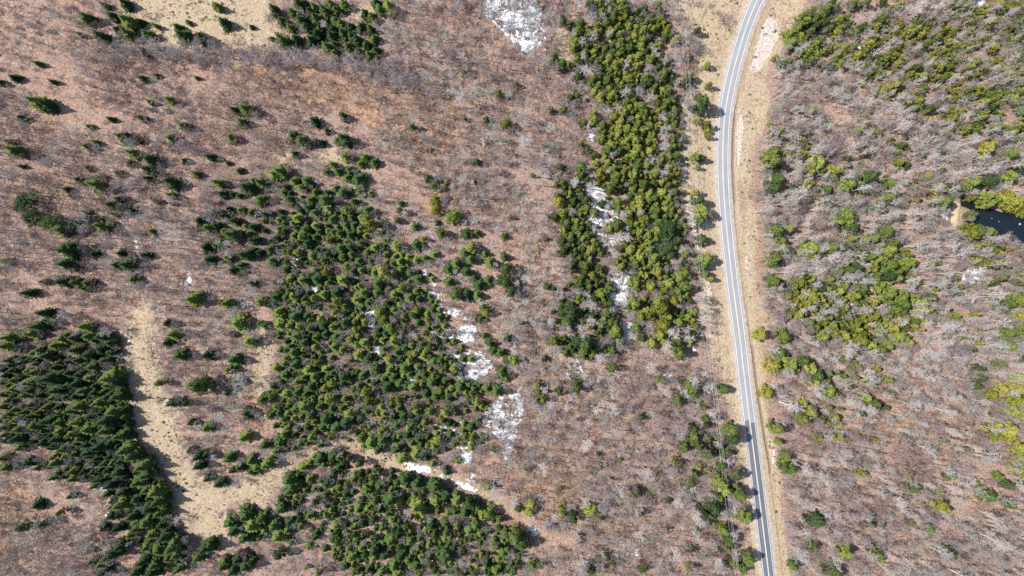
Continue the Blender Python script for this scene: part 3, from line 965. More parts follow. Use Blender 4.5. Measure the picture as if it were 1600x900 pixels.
 (1200, 450, 4, 'c', '15,480,105y 60,400,75 130,480,115 210,450,75g 250,500,75 290,540,105g 280,580,85 360,640,85 400,650,65 600,680,75 650,720,85g 210,715,55y 260,770,85 200,815,85g 40,870,85g 1310,500,65g 1300,560,75g 1290,610,65g 1370,660,105y 1440,630,85y 1520,700,95y 1540,630,85y 1450,870,125y 1460,95,115g 1540,80,105y 1560,170,125y 1470,280,95 1550,250,85 1480,360,105g 1570,340,85g 1590,440,65g 1430,470,65g 1590,660,65g 1500,760,90 1590,800,80y 1550,560,70 80,300,85 110,310,65y 560,780,55g 330,300,70 400,280,70y 470,300,80y 560,330,90y 620,350,70 680,380,80g 740,360,70 800,300,80 870,340,70 540,480,60 640,590,60 730,570,60'),
 (800, 450, 4, 'g', '550,40,65c 500,60,65 450,350,95 360,140,85 340,210,85 400,330,85 620,490,65 620,390,55c 250,330,65c 160,600,45c 160,640,45c 155,690,45y 190,690,45c 290,640,55 400,610,75 1110,630,105c 1320,630,75 1020,700,65 1190,740,45 1130,870,75 1350,880,85 930,570,55 10,450,55c 800,800,50 1540,290,75y 1580,650,85y 1590,500,90 200,440,45 60,210,50 310,150,70'),
 (1200, 225, 4, 'c', '10,120,105g 40,230,125g 20,290,75g 20,60,80c 290,130,95 270,100,55y 390,175,75y 320,170,65 240,250,75y 350,290,75 600,215,105g 480,260,85 740,250,75g 720,340,85g 460,460,115 480,490,75 500,530,95g 720,550,85 650,590,75 40,540,95g 20,720,95g 20,860,85 1040,285,85y 1120,270,75g 1090,360,95g 1150,360,65g 1250,250,95 1350,275,85 1330,40,95y 1360,15,65y 1480,70,95g 1480,210,85 1560,150,85g 120,530,60 250,180,60'),
 (1440, 280, 10, 'c', '730,320,220 850,270,230 900,240,180 960,290,200 800,370,200 880,390,190 1020,380,220 1100,330,200 1150,430,230 980,460,200 1080,480,200 1200,320,220y 1300,280,220y 1330,380,230y 1250,460,220 1350,490,220 1420,420,220y 1450,520,200 1500,330,220 1530,450,220y 1560,580,200y 1590,520,190 1500,570,180 680,440,180g 690,540,220 640,620,200 760,560,150 650,700,220y 720,760,220y 800,720,150 850,800,200g 900,740,180g 960,820,200g 1050,850,200 700,860,220y 800,860,200 1000,780,160 620,840,180y 540,180,150g 620,160,200g 700,110,220g 800,70,200g 950,130,200y 1090,200,180g 1020,40,180g 200,160,220y 420,160,170g 250,370,220g 420,350,200g 640,500,160'),
 (860, 0, 6.4, 'c', '115,185,65g 190,250,95 270,330,125 250,430,115 300,240,85 360,480,85 430,540,95 340,540,85 260,620,85y 280,560,65g 230,490,75 500,140,105 490,40,105 460,270,85 550,230,95 620,210,85 590,90,95g 630,150,85g 640,15,75g 710,50,125 740,110,105g 850,130,95 800,210,105 780,270,85 850,290,85 1000,190,75 1080,110,95g 1100,200,95 1080,60,75g 940,100,85g 1020,310,85y 830,390,105 920,420,95 900,480,95 680,360,95 700,430,85 710,510,85 520,460,95g 540,500,85g 610,470,75g 620,540,75 870,580,105 1000,600,115 940,540,75g 640,670,115 560,640,85 500,720,95 590,730,95 410,820,105 560,820,105 680,740,85 660,830,85 780,800,115g 800,880,95g 940,790,115g 860,670,75 1070,690,85g 980,830,95g 1120,760,115g 1180,720,75g 910,870,85g 1250,400,85y 1165,290,75y 1470,315,75g 1390,780,95g 1340,830,85g 1400,590,75g 1560,660,65 1580,860,65g 280,770,95g 340,790,65g 30,580,85g 110,650,95 180,660,85g 500,600,65g 1230,830,85g 470,870,85 420,360,125w 370,700,135w 760,640,135w 970,680,115w 1030,490,125w 1150,610,125w 1240,470,190b 1370,400,150b 1180,80,150b 1290,180,150b 1230,120,130b 1340,300,150b 1420,460,120b 580,340,105w 1260,620,150b 200,760,105b 400,60,110g 40,700,120b 100,820,120b'),
 (860, 140, 6.4, 'c', '490,80,105 620,50,95 430,40,85 750,140,95 1160,40,105g 1110,30,85 430,250,95 330,340,95g 430,320,85 300,550,85 510,370,95 520,440,85 500,500,85 630,270,95 720,240,95 690,340,115y 670,430,115y 760,400,95 660,480,75y 800,250,95 900,190,105 960,160,95 930,250,95 990,250,85 870,350,95 920,300,85 830,430,85 910,430,85 980,380,95 1010,470,95 840,520,95 740,530,85 970,530,85 600,580,115 560,610,95 680,620,95g 860,600,95 830,660,105 760,680,85 870,730,85 560,740,105 850,790,95 820,860,105 980,630,95 950,770,85 620,800,105 650,870,105 480,850,95y 300,790,115 300,860,85g 1060,780,95 1020,850,95 450,740,85 360,610,75g 440,660,75g 1150,150,105g 1120,200,85g 1220,200,95 1210,290,85g 1230,350,85g 1250,480,85g 1250,660,95g 1270,720,75g 1490,160,155g 1465,315,65y 1550,360,75y 1570,470,55y 1440,680,115c 1500,690,75g 1460,780,55y 200,90,85g 130,210,85g 260,70,75g 100,790,85g 1110,270,105w 1130,400,125w 740,30,125w 980,80,115w 1130,570,115w 1020,700,125w 1130,830,155w 430,170,95w 240,430,170b 110,450,130b 230,600,125b 90,720,115b 620,660,105w 170,250,105b 340,100,95w 1060,150,70 1560,420,60y'),
 (860, 280, 6.4, 'c', '190,150,75 80,240,95y 120,340,95y 40,380,85g 160,440,85g 250,430,85 350,210,95g 360,10,85g 280,550,85g 360,570,95 110,620,95g 280,620,85g 400,700,95y 380,740,75 120,730,85g 280,790,85g 340,860,85 180,660,75g 510,250,95g 640,40,105 690,80,85 660,230,85 670,300,105 590,100,95 800,30,95 920,60,115 980,150,95 880,240,115y 820,310,95 970,220,85 920,410,125y 880,300,75 1100,40,85 1110,140,105 1170,190,85 1190,260,95 1140,310,95 1050,330,115g 1010,300,85g 1030,380,95g 1180,380,85g 1060,440,115 1150,500,170p 1140,690,190p 1050,520,115 1250,620,105g 1220,690,85g 960,560,95 880,530,85 790,480,75 650,470,115 580,500,85 820,640,75 780,710,105 970,710,105 880,780,95 1010,800,105 1050,850,95 840,840,85 700,870,95y 650,830,75 970,640,85 1040,600,95 1440,130,85y 1470,220,135g 1490,330,125c 1480,430,115g 1510,610,135g 1540,800,135c 1520,870,115g 430,340,95g 690,700,65g 230,40,115w 400,130,105w 740,180,75w 730,350,115w 900,330,95w 650,590,140w 750,580,125w 210,330,85w 160,800,115b 1260,840,150b 1170,60,80 1230,130,80g 1240,200,80g'),
 (860, 420, 6.4, 'c', '410,70,85 270,180,65g 490,290,75 540,360,75 560,450,75 590,540,75 640,620,115 680,680,75g 700,10,75y 830,140,115 940,70,85 1060,30,115y 1170,150,95 990,180,115y 1130,210,95 1330,40,115 1280,90,85 1330,180,115 1260,220,105 1340,250,85 1220,330,85y 820,340,115 850,370,95 920,300,75 770,380,75 890,470,95y 970,470,85 1080,380,155y 1060,320,95 1170,480,95 1110,560,135y 1270,540,105 1360,480,95 1420,430,75 1440,580,85g 850,590,95 900,690,95 1090,660,115y 1130,720,85y 1000,740,105 1250,720,95 1270,830,125g 600,820,85 1430,690,85g 1300,780,85g 120,460,95g 190,440,85g 180,510,85g 340,820,105g 280,750,85g 30,720,85g 340,30,75g 1540,50,95g 1590,100,75c 380,180,85g 80,220,150b 240,230,125b 430,380,125w 330,360,105w 400,520,125w 350,250,105w 140,600,150b 330,660,125w 1220,640,135w 1360,610,135w 1160,780,135w 1370,700,115w 970,590,135b 570,700,105b 680,790,115b 930,790,135b 500,740,115b 1340,370,115b 760,780,95b 300,600,125w'),
 (1200, 0, 8, 'c', '240,450,125 330,400,125 440,300,145 400,230,105 520,170,125 600,220,115g 700,130,145g 820,100,125g 780,50,105g 560,350,125g 620,320,105g 500,420,115g 540,450,105g 380,470,135 270,560,135 350,560,115 430,520,115 640,520,125 560,580,115 440,690,155 550,720,135 480,780,135 600,800,125 400,790,115 180,830,145g 230,800,115g 870,250,125 880,380,135y 840,440,115y 750,370,105g 960,240,105g 890,640,135y 900,710,105y 760,600,105 1040,600,115g 1080,720,135y 1230,720,95g 1400,260,115g 1150,350,105g 1240,370,95g 1060,430,115 980,330,95g 1050,60,145g 1200,50,115g 1480,140,115g 1420,40,105g 1350,570,105g 1420,770,135 1500,300,85 700,840,95g 800,780,105 860,820,105 660,660,95 70,730,65y 1580,820,95y 730,270,85g 380,330,110 310,480,100 480,230,110g 1130,250,135w 1280,230,115w 1290,430,125w 1480,600,155w 1350,650,125w 330,740,125w 930,520,105b 1100,840,155w 980,800,115w 680,380,95b'),
 (1210, 370, 6.154, 'c', '330,120,165c 80,120,115 60,40,75 220,430,125y 280,390,95g 330,410,85 320,590,125y 270,640,95y 160,690,125y 220,750,115 150,720,85y 410,560,95 430,610,85 370,690,85 480,690,85 480,660,75 320,820,95 380,860,105g 550,850,95 660,670,85 640,720,85g 600,530,105 560,490,85g 500,500,65 700,320,135g 770,300,105g 620,330,85g 740,350,85g 820,490,105 760,570,105y 700,560,85 820,160,95g 890,190,105 960,220,105 1090,130,115 1050,180,95 1060,280,135 1230,260,155 1150,330,135 1080,380,115g 1160,400,125g 1000,470,115 960,510,95 1080,540,125 1180,580,135 1190,650,155 1200,720,115 940,760,135y 760,840,115y 820,640,95 940,620,105y 1100,870,135y 1380,650,135 1450,700,125 1480,580,95g 520,110,115 660,110,85g 880,320,85 720,20,105 840,40,105 920,15,85 1130,60,95 1030,20,85 30,240,75g 40,440,65g 1330,810,95g 400,230,155w 560,200,125w 690,170,115w 970,150,105w 560,560,105w 720,430,105w 560,720,115w 430,780,115w 1050,690,145w 1230,820,125w 1300,500,155w 1330,420,115w 1400,80,155w 1530,80,135w 1480,180,135w 1350,320,115w 420,330,115w 110,340,115w 620,620,95w'),
 (1340, 680, 4, 'n', '270,80,190 330,130,190 250,150,170 370,190,190 310,210,170 400,250,170 290,110,150b 350,160,150b 380,130,130 110,390,120 150,420,130 180,470,130 130,470,110 160,520,100b 60,340,90 300,240,70g 90,560,50g'),
 (1080, 0, 10, 'h', '520,330,260 460,290,180 590,310,170 480,390,150 40,600,200b 90,620,200b 300,100,100 330,200,60 420,220,80'),
]
HFAC = {'spruce': (2.8, 1.6), 'fir': (2.5, 1.5), 'cedar': (2.5, 3.5), 'ycedar': (2.5, 3.5), 'gcedar': (2.6, 3.0), 'pine': (2.0, 3.5),
        'pale': (2.6, 8.0), 'bare': (1.9, 5.0), 'brown': (1.9, 5.0), 'lichen': (1.9, 4.0), 'shrub': (1.0, 0.4)}
EVERGREEN = ('spruce', 'fir', 'cedar', 'ycedar', 'gcedar', 'pine')
TREES = []          # dicts: kind, x, y, r, H


def put(kind, px, py, r, H=None, seen=True, rg=random):
    """px,py: where the crown's middle shows in the photograph (seen) or where the foot stands"""
    a, b = HFAC[kind]
    if H is None:
        H = (a * r + b) * rg.uniform(0.78, 1.22)
    k = 1.0
    if seen:
        k = 1 - (0.66 if kind in ('pale', 'bare', 'brown', 'lichen') else 0.42) * H / CAMH
    x, y = W(px, py)
    TREES.append({'kind': kind, 'x': x * k, 'y': y * k, 'r': r, 'H': H})


rg0 = random.Random(21)
for ox, oy, mag, dflt, text in CROPS:
    for tok in text.split():
        a, b, c = tok.split(',')
        ch = dflt
        if c[-1].isalpha():
            ch, c = c[-1], c[:-1]
        kind = KINDS[ch]
        px, py = ox + float(a) / mag, oy + float(b) / mag
        r = float(c) / mag * MPP * 0.5 * (rg0.uniform(1.02, 1.36) if kind in EVERGREEN else 1.15) * (1.04 - 0.2 * min(1, math.hypot(px - 800, py - 450) / 850))
        if inpoly(np.array([px]), np.array([py]), OPENWATER)[0] or inpoly(np.array([px]), np.array([py]), BANK)[0]:
            continue
        put(kind, px, py, r)

# neighbours list for spacing
CELL = 4.0
HASH = {}


def hadd(x, y, r):
    HASH.setdefault((int(x // CELL), int(y // CELL)), []).append((x, y, r))


def free(x, y, r, k):
    ci, cj = int(x // CELL), int(y // CELL)
    for i in range(ci - 2, ci + 3):
        for j in range(cj - 2, cj + 3):
            for (a, b, s) in HASH.get((i, j), ()):
                if (a - x) ** 2 + (b - y) ** 2 < (k * (r + s)) ** 2:
                    return False
    return True


# drop a hand-read tree that sits on another (overlapping crops) or on the road
kept = []
_bx = np.array([t['x'] / MPP + 800 for t in TREES])
_by = np.array([450 - t['y'] / MPP for t in TREES])
_on = inpoly(_bx, _by, STRAW[2][0]) | inpoly(_bx, _by, STRAW[12][0])
TREES = [t for t, o in zip(TREES, _on) if not o]
for t in sorted(TREES, key=lambda t: -t['r']):
    u = float(road_u(t['x'], t['y']))
    if -4.6 < u < 5.0 or inpoly(np.array([t['x'] / MPP + 800]), np.array([450 - t['y'] / MPP]), POND)[0] or inpoly(np.array([t['x'] / MPP + 800]), np.array([450 - t['y'] / MPP]), P('1485,309 1503,309 1500,358 1482,358'))[0]:
        continue
    if free(t['x'], t['y'], t['r'], 0.36):
        hadd(t['x'], t['y'], t['r'])
        kept.append(t)
TREES = kept

NOTREE = [p for p, v in STRAW] + [POND, P('1496,306 1512,306 1534,320 1610,332 1610,382 1556,372 1506,350'), BANK, P('636,724 700,740 760,770 840,826 834,836 750,782 690,752 630,738')] + POOLS
rg = random.Random(5)


SNOWCLEAR = [P('752,-20 838,-20 850,30 842,70 800,56'), P('922,292 946,292 950,328 932,352 918,342'), P('918,356 932,344 960,328 962,344 938,352'), P('928,368 946,366 944,392 936,394'), P('962,430 984,430 982,450 974,484 962,490 950,470'), P('966,502 984,507 986,526 974,528'), P('668,452 690,452 700,474 726,490 728,500 704,498'), P('690,514 742,510 740,532 702,530'), P('712,554 748,552 770,570 744,594 720,590'), P('760,648 792,616 814,608 816,642 802,682 790,714'), P('566,484 587,483 590,503 580,513'), P('578,536 592,542 594,556 581,552'), P('1337,437 1350,427 1360,437 1353,448')]


def blocked(px, py, evergreen):
    """pixel arrays -> where no tree may stand (the outlines are frayed so that no edge is ruled)"""
    x, y = W(px, py)
    u = road_u(x, y)
    b = (u > -13.0) & (u < ditch_off(y) + 5.0)
    jx = px + (fbm(x, y, 6, 91, 3) - 0.5) * 36
    jy = py + (fbm(x, y, 6, 92, 3) - 0.5) * 36
    for p in NOTREE[:len(STRAW)]:
        b |= inpoly(jx, jy, p)
    for p in NOTREE[len(STRAW) - 2:] + (SNOWCLEAR if evergreen else []):
        b |= inpoly(px, py, p)
    return b


def fill(polys, kinds, tries, rlo, rhi, k, seen=True, clump=0.0, tall=1.0):
    """random standing trees within pixel outlines; kinds: list of (kind, weight); clump: how patchy"""
    ks = [a for a, b in kinds]
    ws = [b for a, b in kinds]
    for poly in polys:
        arr = np.array(poly)
        x0, y0 = arr.min(0)
        x1, y1 = arr.max(0)
        n = int(tries * (x1 - x0) * (y1 - y0) / 10000.0)
        cx = np.array([rg.uniform(x0, x1) for _ in range(n)])
        cy = np.array([rg.uniform(y0, y1) for _ in range(n)])
        ok = inpoly(cx, cy, poly) & ~blocked(cx, cy, seen)
        if clump:
            ok &= fbm(cx, cy, 62, 131, 3) + nrand(n) * 0.12 > clump
        hue = fbm(cx, cy, 55, 151, 3)
        for px, py, o, hu in zip(cx.tolist(), cy.tolist(), ok.tolist(), hue.tolist()):
            if not o:
                continue
            # kinds keep company: the patch noise biases the draw
            kind = rg.choices(ks, ws)[0] if rg.random() < 0.6 else ks[min(len(ks) - 1, int(max(0, (hu - 0.3) / 0.4) * len(ks)))]
            r = rlo + (rhi - rlo) * rg.random() ** 1.4
            a, b = HFAC[kind]
            H = (a * r + b) * rg.uniform(0.75, 1.22) * tall
            kk = 1 - (0.5 * H / CAMH if seen else 0)
            x, y = W(px, py)
            x, y = x * kk, y * kk
            if free(x, y, r, k):
                hadd(x, y, r)
                TREES.append({'kind': kind, 'x': x, 'y': y, 'r': r, 'H': H})


def nrand(n):
    return RNG.uniform(-1, 1, n)


# evergreens filling the dense stands between the ones read off one by one
fill([P('425,280 520,300 560,330 640,400 690,450 740,560 760,640 740,700 640,715 560,690 440,700 420,640 440,560 420,470 440,400')], [('fir', 6), ('cedar', 1)], 120, 1.5, 3.2, 0.54)
fill([P('866,270 905,285 925,350 948,430 975,520 958,560 915,500 885,400 868,320')], [('gcedar', 5), ('cedar', 1)], 180, 1.8, 2.9, 0.42)
fill([P('340,300 420,290 430,400 330,400')], [('spruce', 3), ('fir', 2)], 50, 1.7, 2.8, 0.7)
fill([P('0,560 100,540 190,600 204,660 230,730 262,810 285,890 230,900 160,780 60,700 0,690')], [('spruce', 1)], 150, 2.4, 3.8, 0.50)
fill([P('430,720 520,705 640,745 740,775 830,850 800,900 540,900 480,830 440,780')], [('fir', 5), ('gcedar', 1)], 150, 1.6, 2.9, 0.50)
fill([P('900,40 1040,20 1062,160 1064,300 1086,540 1040,540 960,400 930,300 950,170')], [('cedar', 5), ('gcedar', 2), ('ycedar', 1)], 170, 1.6, 2.7, 0.50)
fill([P('1345,40 1600,0 1640,0 1640,225 1480,215 1400,160 1340,140')], [('cedar', 6), ('gcedar', 1), ('ycedar', 7)], 95, 1.3, 2.6, 0.58)
fill([P('1370,-20 1640,-40 1640,30 1420,40')], [('gcedar', 4), ('cedar', 2)], 30, 1.7, 2.9, 0.8)
fill([P('1225,455 1300,430 1340,390 1420,380 1440,440 1455,490 1430,525 1370,540 1310,535 1260,520')], [('cedar', 5), ('ycedar', 5), ('gcedar', 1)], 150, 1.3, 2.5, 0.56)
fill([P('1200,180 1345,160 1490,225 1490,290 1400,340 1250,330 1205,280'), P('1230,520 1330,540 1400,600 1420,700 1300,690 1240,620'), P('1440,380 1520,420 1540,560 1460,520')], [('cedar', 4), ('ycedar', 2), ('gcedar', 3)], 26, 1.3, 2.5, 0.8)
fill([P('800,640 1100,600 1140,880 820,880'), P('610,130 860,100 880,420 660,300'), P('1240,700 1600,560 1600,880 1260,880')], [('gcedar', 4), ('cedar', 2)], 2.5, 1.3, 2.3, 1.0)
fill([P('1500,380 1640,385 1640,470 1560,470 1530,420')], [('cedar', 3), ('ycedar', 3), ('gcedar', 2)], 80, 1.7, 2.8, 0.66)
fill([P('1500,280 1640,280 1640,345 1560,332 1520,318')], [('cedar', 3), ('ycedar', 3)], 80, 1.7, 2.8, 0.66)
fill([P('1090,660 1120,650 1165,900 1120,900 1110,760')], [('gcedar', 4), ('cedar', 2)], 60, 1.5, 2.5, 0.7)
fill([P('850,440 920,440 950,560 880,560')], [('gcedar', 4), ('cedar', 1)], 130, 1.3, 2.5, 0.40)

# leafless trees
FULL = P('-70,-60 1670,-60 1670,960 -70,960')
fill([P('190,66 300,76 420,74 520,96 620,100 690,150 640,150 540,118 430,104 300,100 190,92')], [('bare', 1)], 260, 3.2, 5.0, 0.42, False)
fill([P('600,-50 900,-50 880,100 950,180 900,300 860,420 700,330 640,200 610,110')], [('bare', 4), ('pale', 1), ('lichen', 2), ('brown', 6)], 200, 2.2, 4.8, 0.46, False, 0.30)
fill([P('790,420 960,420 960,600 860,640 780,560'), P('880,0 1060,0 1090,540 950,540 900,300')], [('lichen', 4), ('bare', 2), ('pale', 2)], 170, 2.0, 4.3, 0.48, False, 0.3)
fill([P('740,560 930,580 1090,560 1130,700 1160,960 700,960 860,850 760,760')], [('bare', 4), ('pale', 1), ('lichen', 1), ('brown', 7)], 230, 2.2, 4.7, 0.46, False, 0.28)
fill([P('1178,60 1340,150 1460,220 1640,215 1660,620 1500,560 1225,560 1180,420')], [('bare', 3), ('pale', 6), ('lichen', 2)], 230, 2.1, 4.3, 0.46, False, 0.30, 1.1)
fill([P('1180,540 1500,540 1660,600 1660,960 1225,960 1200,700')], [('bare', 3), ('pale', 4), ('lichen', 1), ('brown', 4)], 220, 2.1, 4.4, 0.48, False, 0.34, 1.1)
fill([P('1340,30 1670,-60 1670,300 1480,300 1340,160')], [('bare', 3), ('pale', 5), ('lichen', 2)], 200, 2.0, 3.3, 0.52, False, 0.3, 1.1)
fill([P('-70,80 180,60 400,110 600,130 680,240 480,260 330,240 190,420 190,520 -70,470')], [('bare', 2), ('brown', 6)], 200, 1.9, 4.3, 0.48, False, 0.38)
fill([P('-70,700 120,720 220,900 220,960 -70,960')], [('bare', 4), ('brown', 4), ('lichen', 3)], 230, 2.0, 4.4, 0.46, False, 0.34)
fill([P('200,300 340,300 420,480 400,720 300,740 250,560 200,480')], [('bare', 4), ('brown', 3), ('lichen', 2), ('pale', 1)], 170, 1.9, 4.0, 0.52, False, 0.36)
fill([P('420,280 560,300 700,450 780,640 740,740 560,700 420,700'), P('430,720 640,745 830,850 830,900 480,900'), P('0,480 150,560 220,800 150,800 0,700')], [('bare', 4), ('brown', 2), ('lichen', 3)], 170, 1.7, 2.9, 0.50, False)
fill([FULL], [('bare', 4), ('brown', 4), ('lichen', 1), ('pale', 1)], 110, 1.8, 3.0, 0.54, False, 0.38)
# the woods go on outside the picture
fill([P('-110,-110 1710,-110 1710,-10 -110,-10'), P('-110,910 1710,910 1710,1010 -110,1010'), P('-110,-10 -10,-10 -10,910 -110,910'), P('1610,-10 1710,-10 1710,910 1610,910')],
     [('bare', 3), ('brown', 3), ('spruce', 2), ('gcedar', 1)], 120, 2.2, 3.4, 0.58, False)

# ------------------------------------------------------------------ planting: the 300 largest of a kind as things, the rest as one mass per kind
_tx = np.array([t['x'] for t in TREES])
_ty = np.array([t['y'] for t in TREES])
_tz = ground_z(_tx, _ty)
for t, z in zip(TREES, _tz):
    t['z'] = float(z) - 0.05
    s = CAMH / (CAMH - 0.5 * t['H'])
    t['px'] = 800 + t['x'] * s / MPP
    t['py'] = 450 - t['y'] * s / MPP
    t['v'] = rg.randrange(len(PROTO[t['kind']]))
    t['rot'] = rg.uniform(0, 6.283)

SPECIES = {'spruce': 'spruce_tree', 'fir': 'fir_tree', 'cedar': 'cedar_tree', 'ycedar': 'cedar_tree', 'gcedar': 'cedar_tree', 'pine': 'pine_tree',
           'bare': 'bare_tree', 'brown': 'bare_tree', 'lichen': 'bare_tree', 'pale': 'birch_tree', 'shrub': 'bare_shrub'}
LOOK = {'spruce': 'dark pointed spruce', 'fir': 'mid-green fir', 'cedar': 'olive green cedar', 'ycedar': 'yellow-green cedar', 'gcedar': 'deep green cedar',
        'pine': 'broad soft-crowned pine', 'bare': 'leafless grey tree', 'brown': 'leafless brown tree', 'lichen': 'leafless grey-green tree', 'pale': 'leafless whitish birch', 'shrub': 'low purplish bare shrub'}
AREAS = [
    ('on the straw field at the top', (185, 0, 425, 72)),
    ('in the compact stand beside the straw field', (415, 0, 605, 102)),
    ('in the top left corner woods', (0, 0, 185, 120)),
    ('in the woods below the top left corner', (0, 120, 185, 235)),
    ('in the tree line under the straw field', (185, 66, 640, 112)),
    ('on the brown slope below the straw field', (185, 72, 400, 235)),
    ('on the open slope above the central stand', (400, 100, 610, 235)),
    ('beside the big snow patch at the top', (700, 0, 880, 100)),
    ('in the woods left of the top snow', (600, 0, 700, 235)),
    ('in the woods below the top snow', (700, 100, 880, 235)),
    ('in the bare woods at the left edge', (0, 235, 120, 460)),
    ('in the loose grove near the left edge', (120, 235, 215, 460)),
    ('in the grove left of the central stand', (215, 235, 330, 460)),
    ('on the left fringe of the central stand', (330, 235, 430, 460)),
    ('in the upper tip of the central stand', (430, 235, 600, 330)),
    ('in the upper left central stand', (430, 330, 560, 450)),
    ('in the upper right central stand', (560, 330, 660, 450)),
    ('in the woods right of the stand tip', (600, 235, 860, 340)),
    ('in the small grove by the central stand', (660, 340, 860, 480)),
    ('in the upper dark stand left of the path', (0, 460, 205, 580)),
    ('in the lower dark stand left of the path', (0, 580, 215, 700)),
    ('in the bottom left corner woods', (0, 700, 150, 900)),
    ('in the stand lining the lower straw path', (150, 690, 300, 900)),
    ('in the scrub right of the straw path', (205, 460, 400, 620)),
    ('in the scrub above the path fork', (215, 620, 400, 760)),
    ('in the left part of the central stand', (400, 450, 500, 580)),
    ('by the snow holes in the central stand', (500, 450, 620, 580)),
    ('by the stepped snow patches', (620, 450, 800, 600)),
    ('in the lower left central stand', (400, 580, 520, 700)),
    ('in the lower middle central stand', (520, 580, 640, 720)),
    ('in the lower right central stand', (640, 580, 800, 750)),
    ('in the wood inside the path fork', (300, 760, 430, 900)),
    ('in the wood below the path bend', (340, 690, 560, 820)),
    ('in the wood below the snowy dirt track', (560, 720, 760, 820)),
    ('at the bottom edge under the path bend', (340, 820, 560, 900)),
    ('at the bottom edge under the dirt track', (560, 820, 860, 900)),
    ('in the woods below the track end', (740, 600, 900, 830)),
    ('in the top of the evergreen belt', (880, 0, 1060, 80)),
    ('in the upper evergreen belt', (880, 80, 1062, 165)),
    ('in the middle of the evergreen belt', (940, 165, 1066, 300)),
    ('in the lower half of the evergreen belt', (950, 300, 1090, 420)),
    ('at the lower end of the evergreen belt', (955, 420, 1095, 560)),
    ('along the dark snowy gully', (840, 165, 960, 430)),
    ('in the thicket left of the gully end', (800, 430, 960, 600)),
    ('on the grass strip beside the road bend', (1040, 0, 1170, 165)),
    ('on the strip left of the road', (1060, 165, 1140, 470)),
    ('along the power line beside the road', (1080, 470, 1190, 900)),
    ('in the woods left of the power line', (860, 560, 1100, 740)),
    ('at the bottom edge by the power line', (840, 740, 1120, 900)),
    ('in the rounded grove right of the road bend', (1195, 0, 1345, 165)),
    ('in the leaning woods at the top right corner', (1470, 0, 1600, 225)),
    ('in the woods right of the rounded grove', (1345, 0, 1470, 225)),
    ('on the verge right of the road', (1150, 90, 1225, 470)),
    ('in the pale woods below the rounded grove', (1200, 165, 1345, 370)),
    ('in the pale woods left of the pond', (1345, 225, 1490, 375)),
    ('around the dark pond', (1480, 225, 1600, 440)),
    ('in the green grove with snow spots', (1215, 370, 1470, 545)),
    ('on the slope right of the green grove', (1470, 440, 1600, 640)),
    ('at the right edge below the pond', (1500, 640, 1600, 900)),
    ('in the woods right of the road patch', (1180, 470, 1300, 720)),
    ('in the pale woods below the green grove', (1300, 545, 1500, 720)),
    ('at the bottom right beside the road', (1190, 720, 1340, 900)),
    ('in the bottom right woods', (1340, 720, 1600, 900)),
]


def area_of(px, py):
    for k, (ph, (x0, y0, x1, y1)) in enumerate(AREAS):
        if x0 <= px < x1 and y0 <= py < y1:
            return ph
    return 'in the bare woods of the middle'


def in_frame(t):
    return 4 < t['px'] < 1596 and 4 < t['py'] < 896


by_species = {}
for t in TREES:
    by_species.setdefault(SPECIES[t['kind']], []).append(t)

single, mass = [], []
for sp, lst in by_species.items():
    vis = [t for t in lst if in_frame(t)]
    vis.sort(key=lambda t: -(2 * t['r'] * (2 * t['r'] + t['H'] * math.hypot(t['x'], t['y']) / CAMH)))
    chosen = vis[:300]
    ids = set(id(t) for t in chosen)
    single += chosen
    mass += [t for t in lst if id(t) not in ids]

# labels: what stands out in its part of the picture is told apart, the rest of a stand shares one label
cells = {}
for t in single:
    t['area'] = area_of(t['px'], t['py'])
    cells.setdefault((t['kind'], t['area']), []).append(t)
PLACE = [['upper left', 'upper middle', 'upper right'], ['middle left', 'central', 'middle right'], ['lower left', 'lower middle', 'lower right']]
for (kind, ar), lst in cells.items():
    look = 'tall ' + LOOK[kind] if kind != 'shrub' else LOOK[kind]
    if len(lst) == 1:
        lst[0]['label'] = 'the only %s %s' % (look, ar)
        continue
    left = list(lst)
    for key, word in ((lambda t: t['r'] * t['H'], 'largest'), (lambda t: -t['px'], 'leftmost'), (lambda t: t['px'], 'rightmost'),
                      (lambda t: -t['py'], 'topmost'), (lambda t: t['py'], 'lowest')):
        best = max(lst, key=key)
        if best in left:
            left.remove(best)
            best['label'] = '%s %s %s' % (word, look, ar)
    if not left:
        continue
    xs = sorted(t['px'] for t in lst)
    ys = sorted(t['py'] for t in lst)
    n = len(lst)
    sub = {}
    for t in left:
        cx = 0 if t['px'] < xs[n // 3] else (1 if t['px'] < xs[2 * n // 3] else 2)
        cy = 0 if t['py'] < ys[n // 3] else (1 if t['py'] < ys[2 * n // 3] else 2)
        sub.setdefault(PLACE[cy][cx], []).append(t)
    for where, grp in sub.items():
        grp.sort(key=lambda t: -t['r'] * t['H'])
        words = ['']
        if len(grp) == 2:
            words = ['bigger ', 'smaller ']
        elif len(grp) == 3:
            words = ['biggest ', 'middle-sized ', 'smallest ']
        elif len(grp) > 3:
            words = ['biggest '] + [''] * (len(grp) - 2) + ['smallest ']
        for w, t in zip(words, grp):
            t['label'] = '%s%s %s, %s' % (w, look, ar, where)

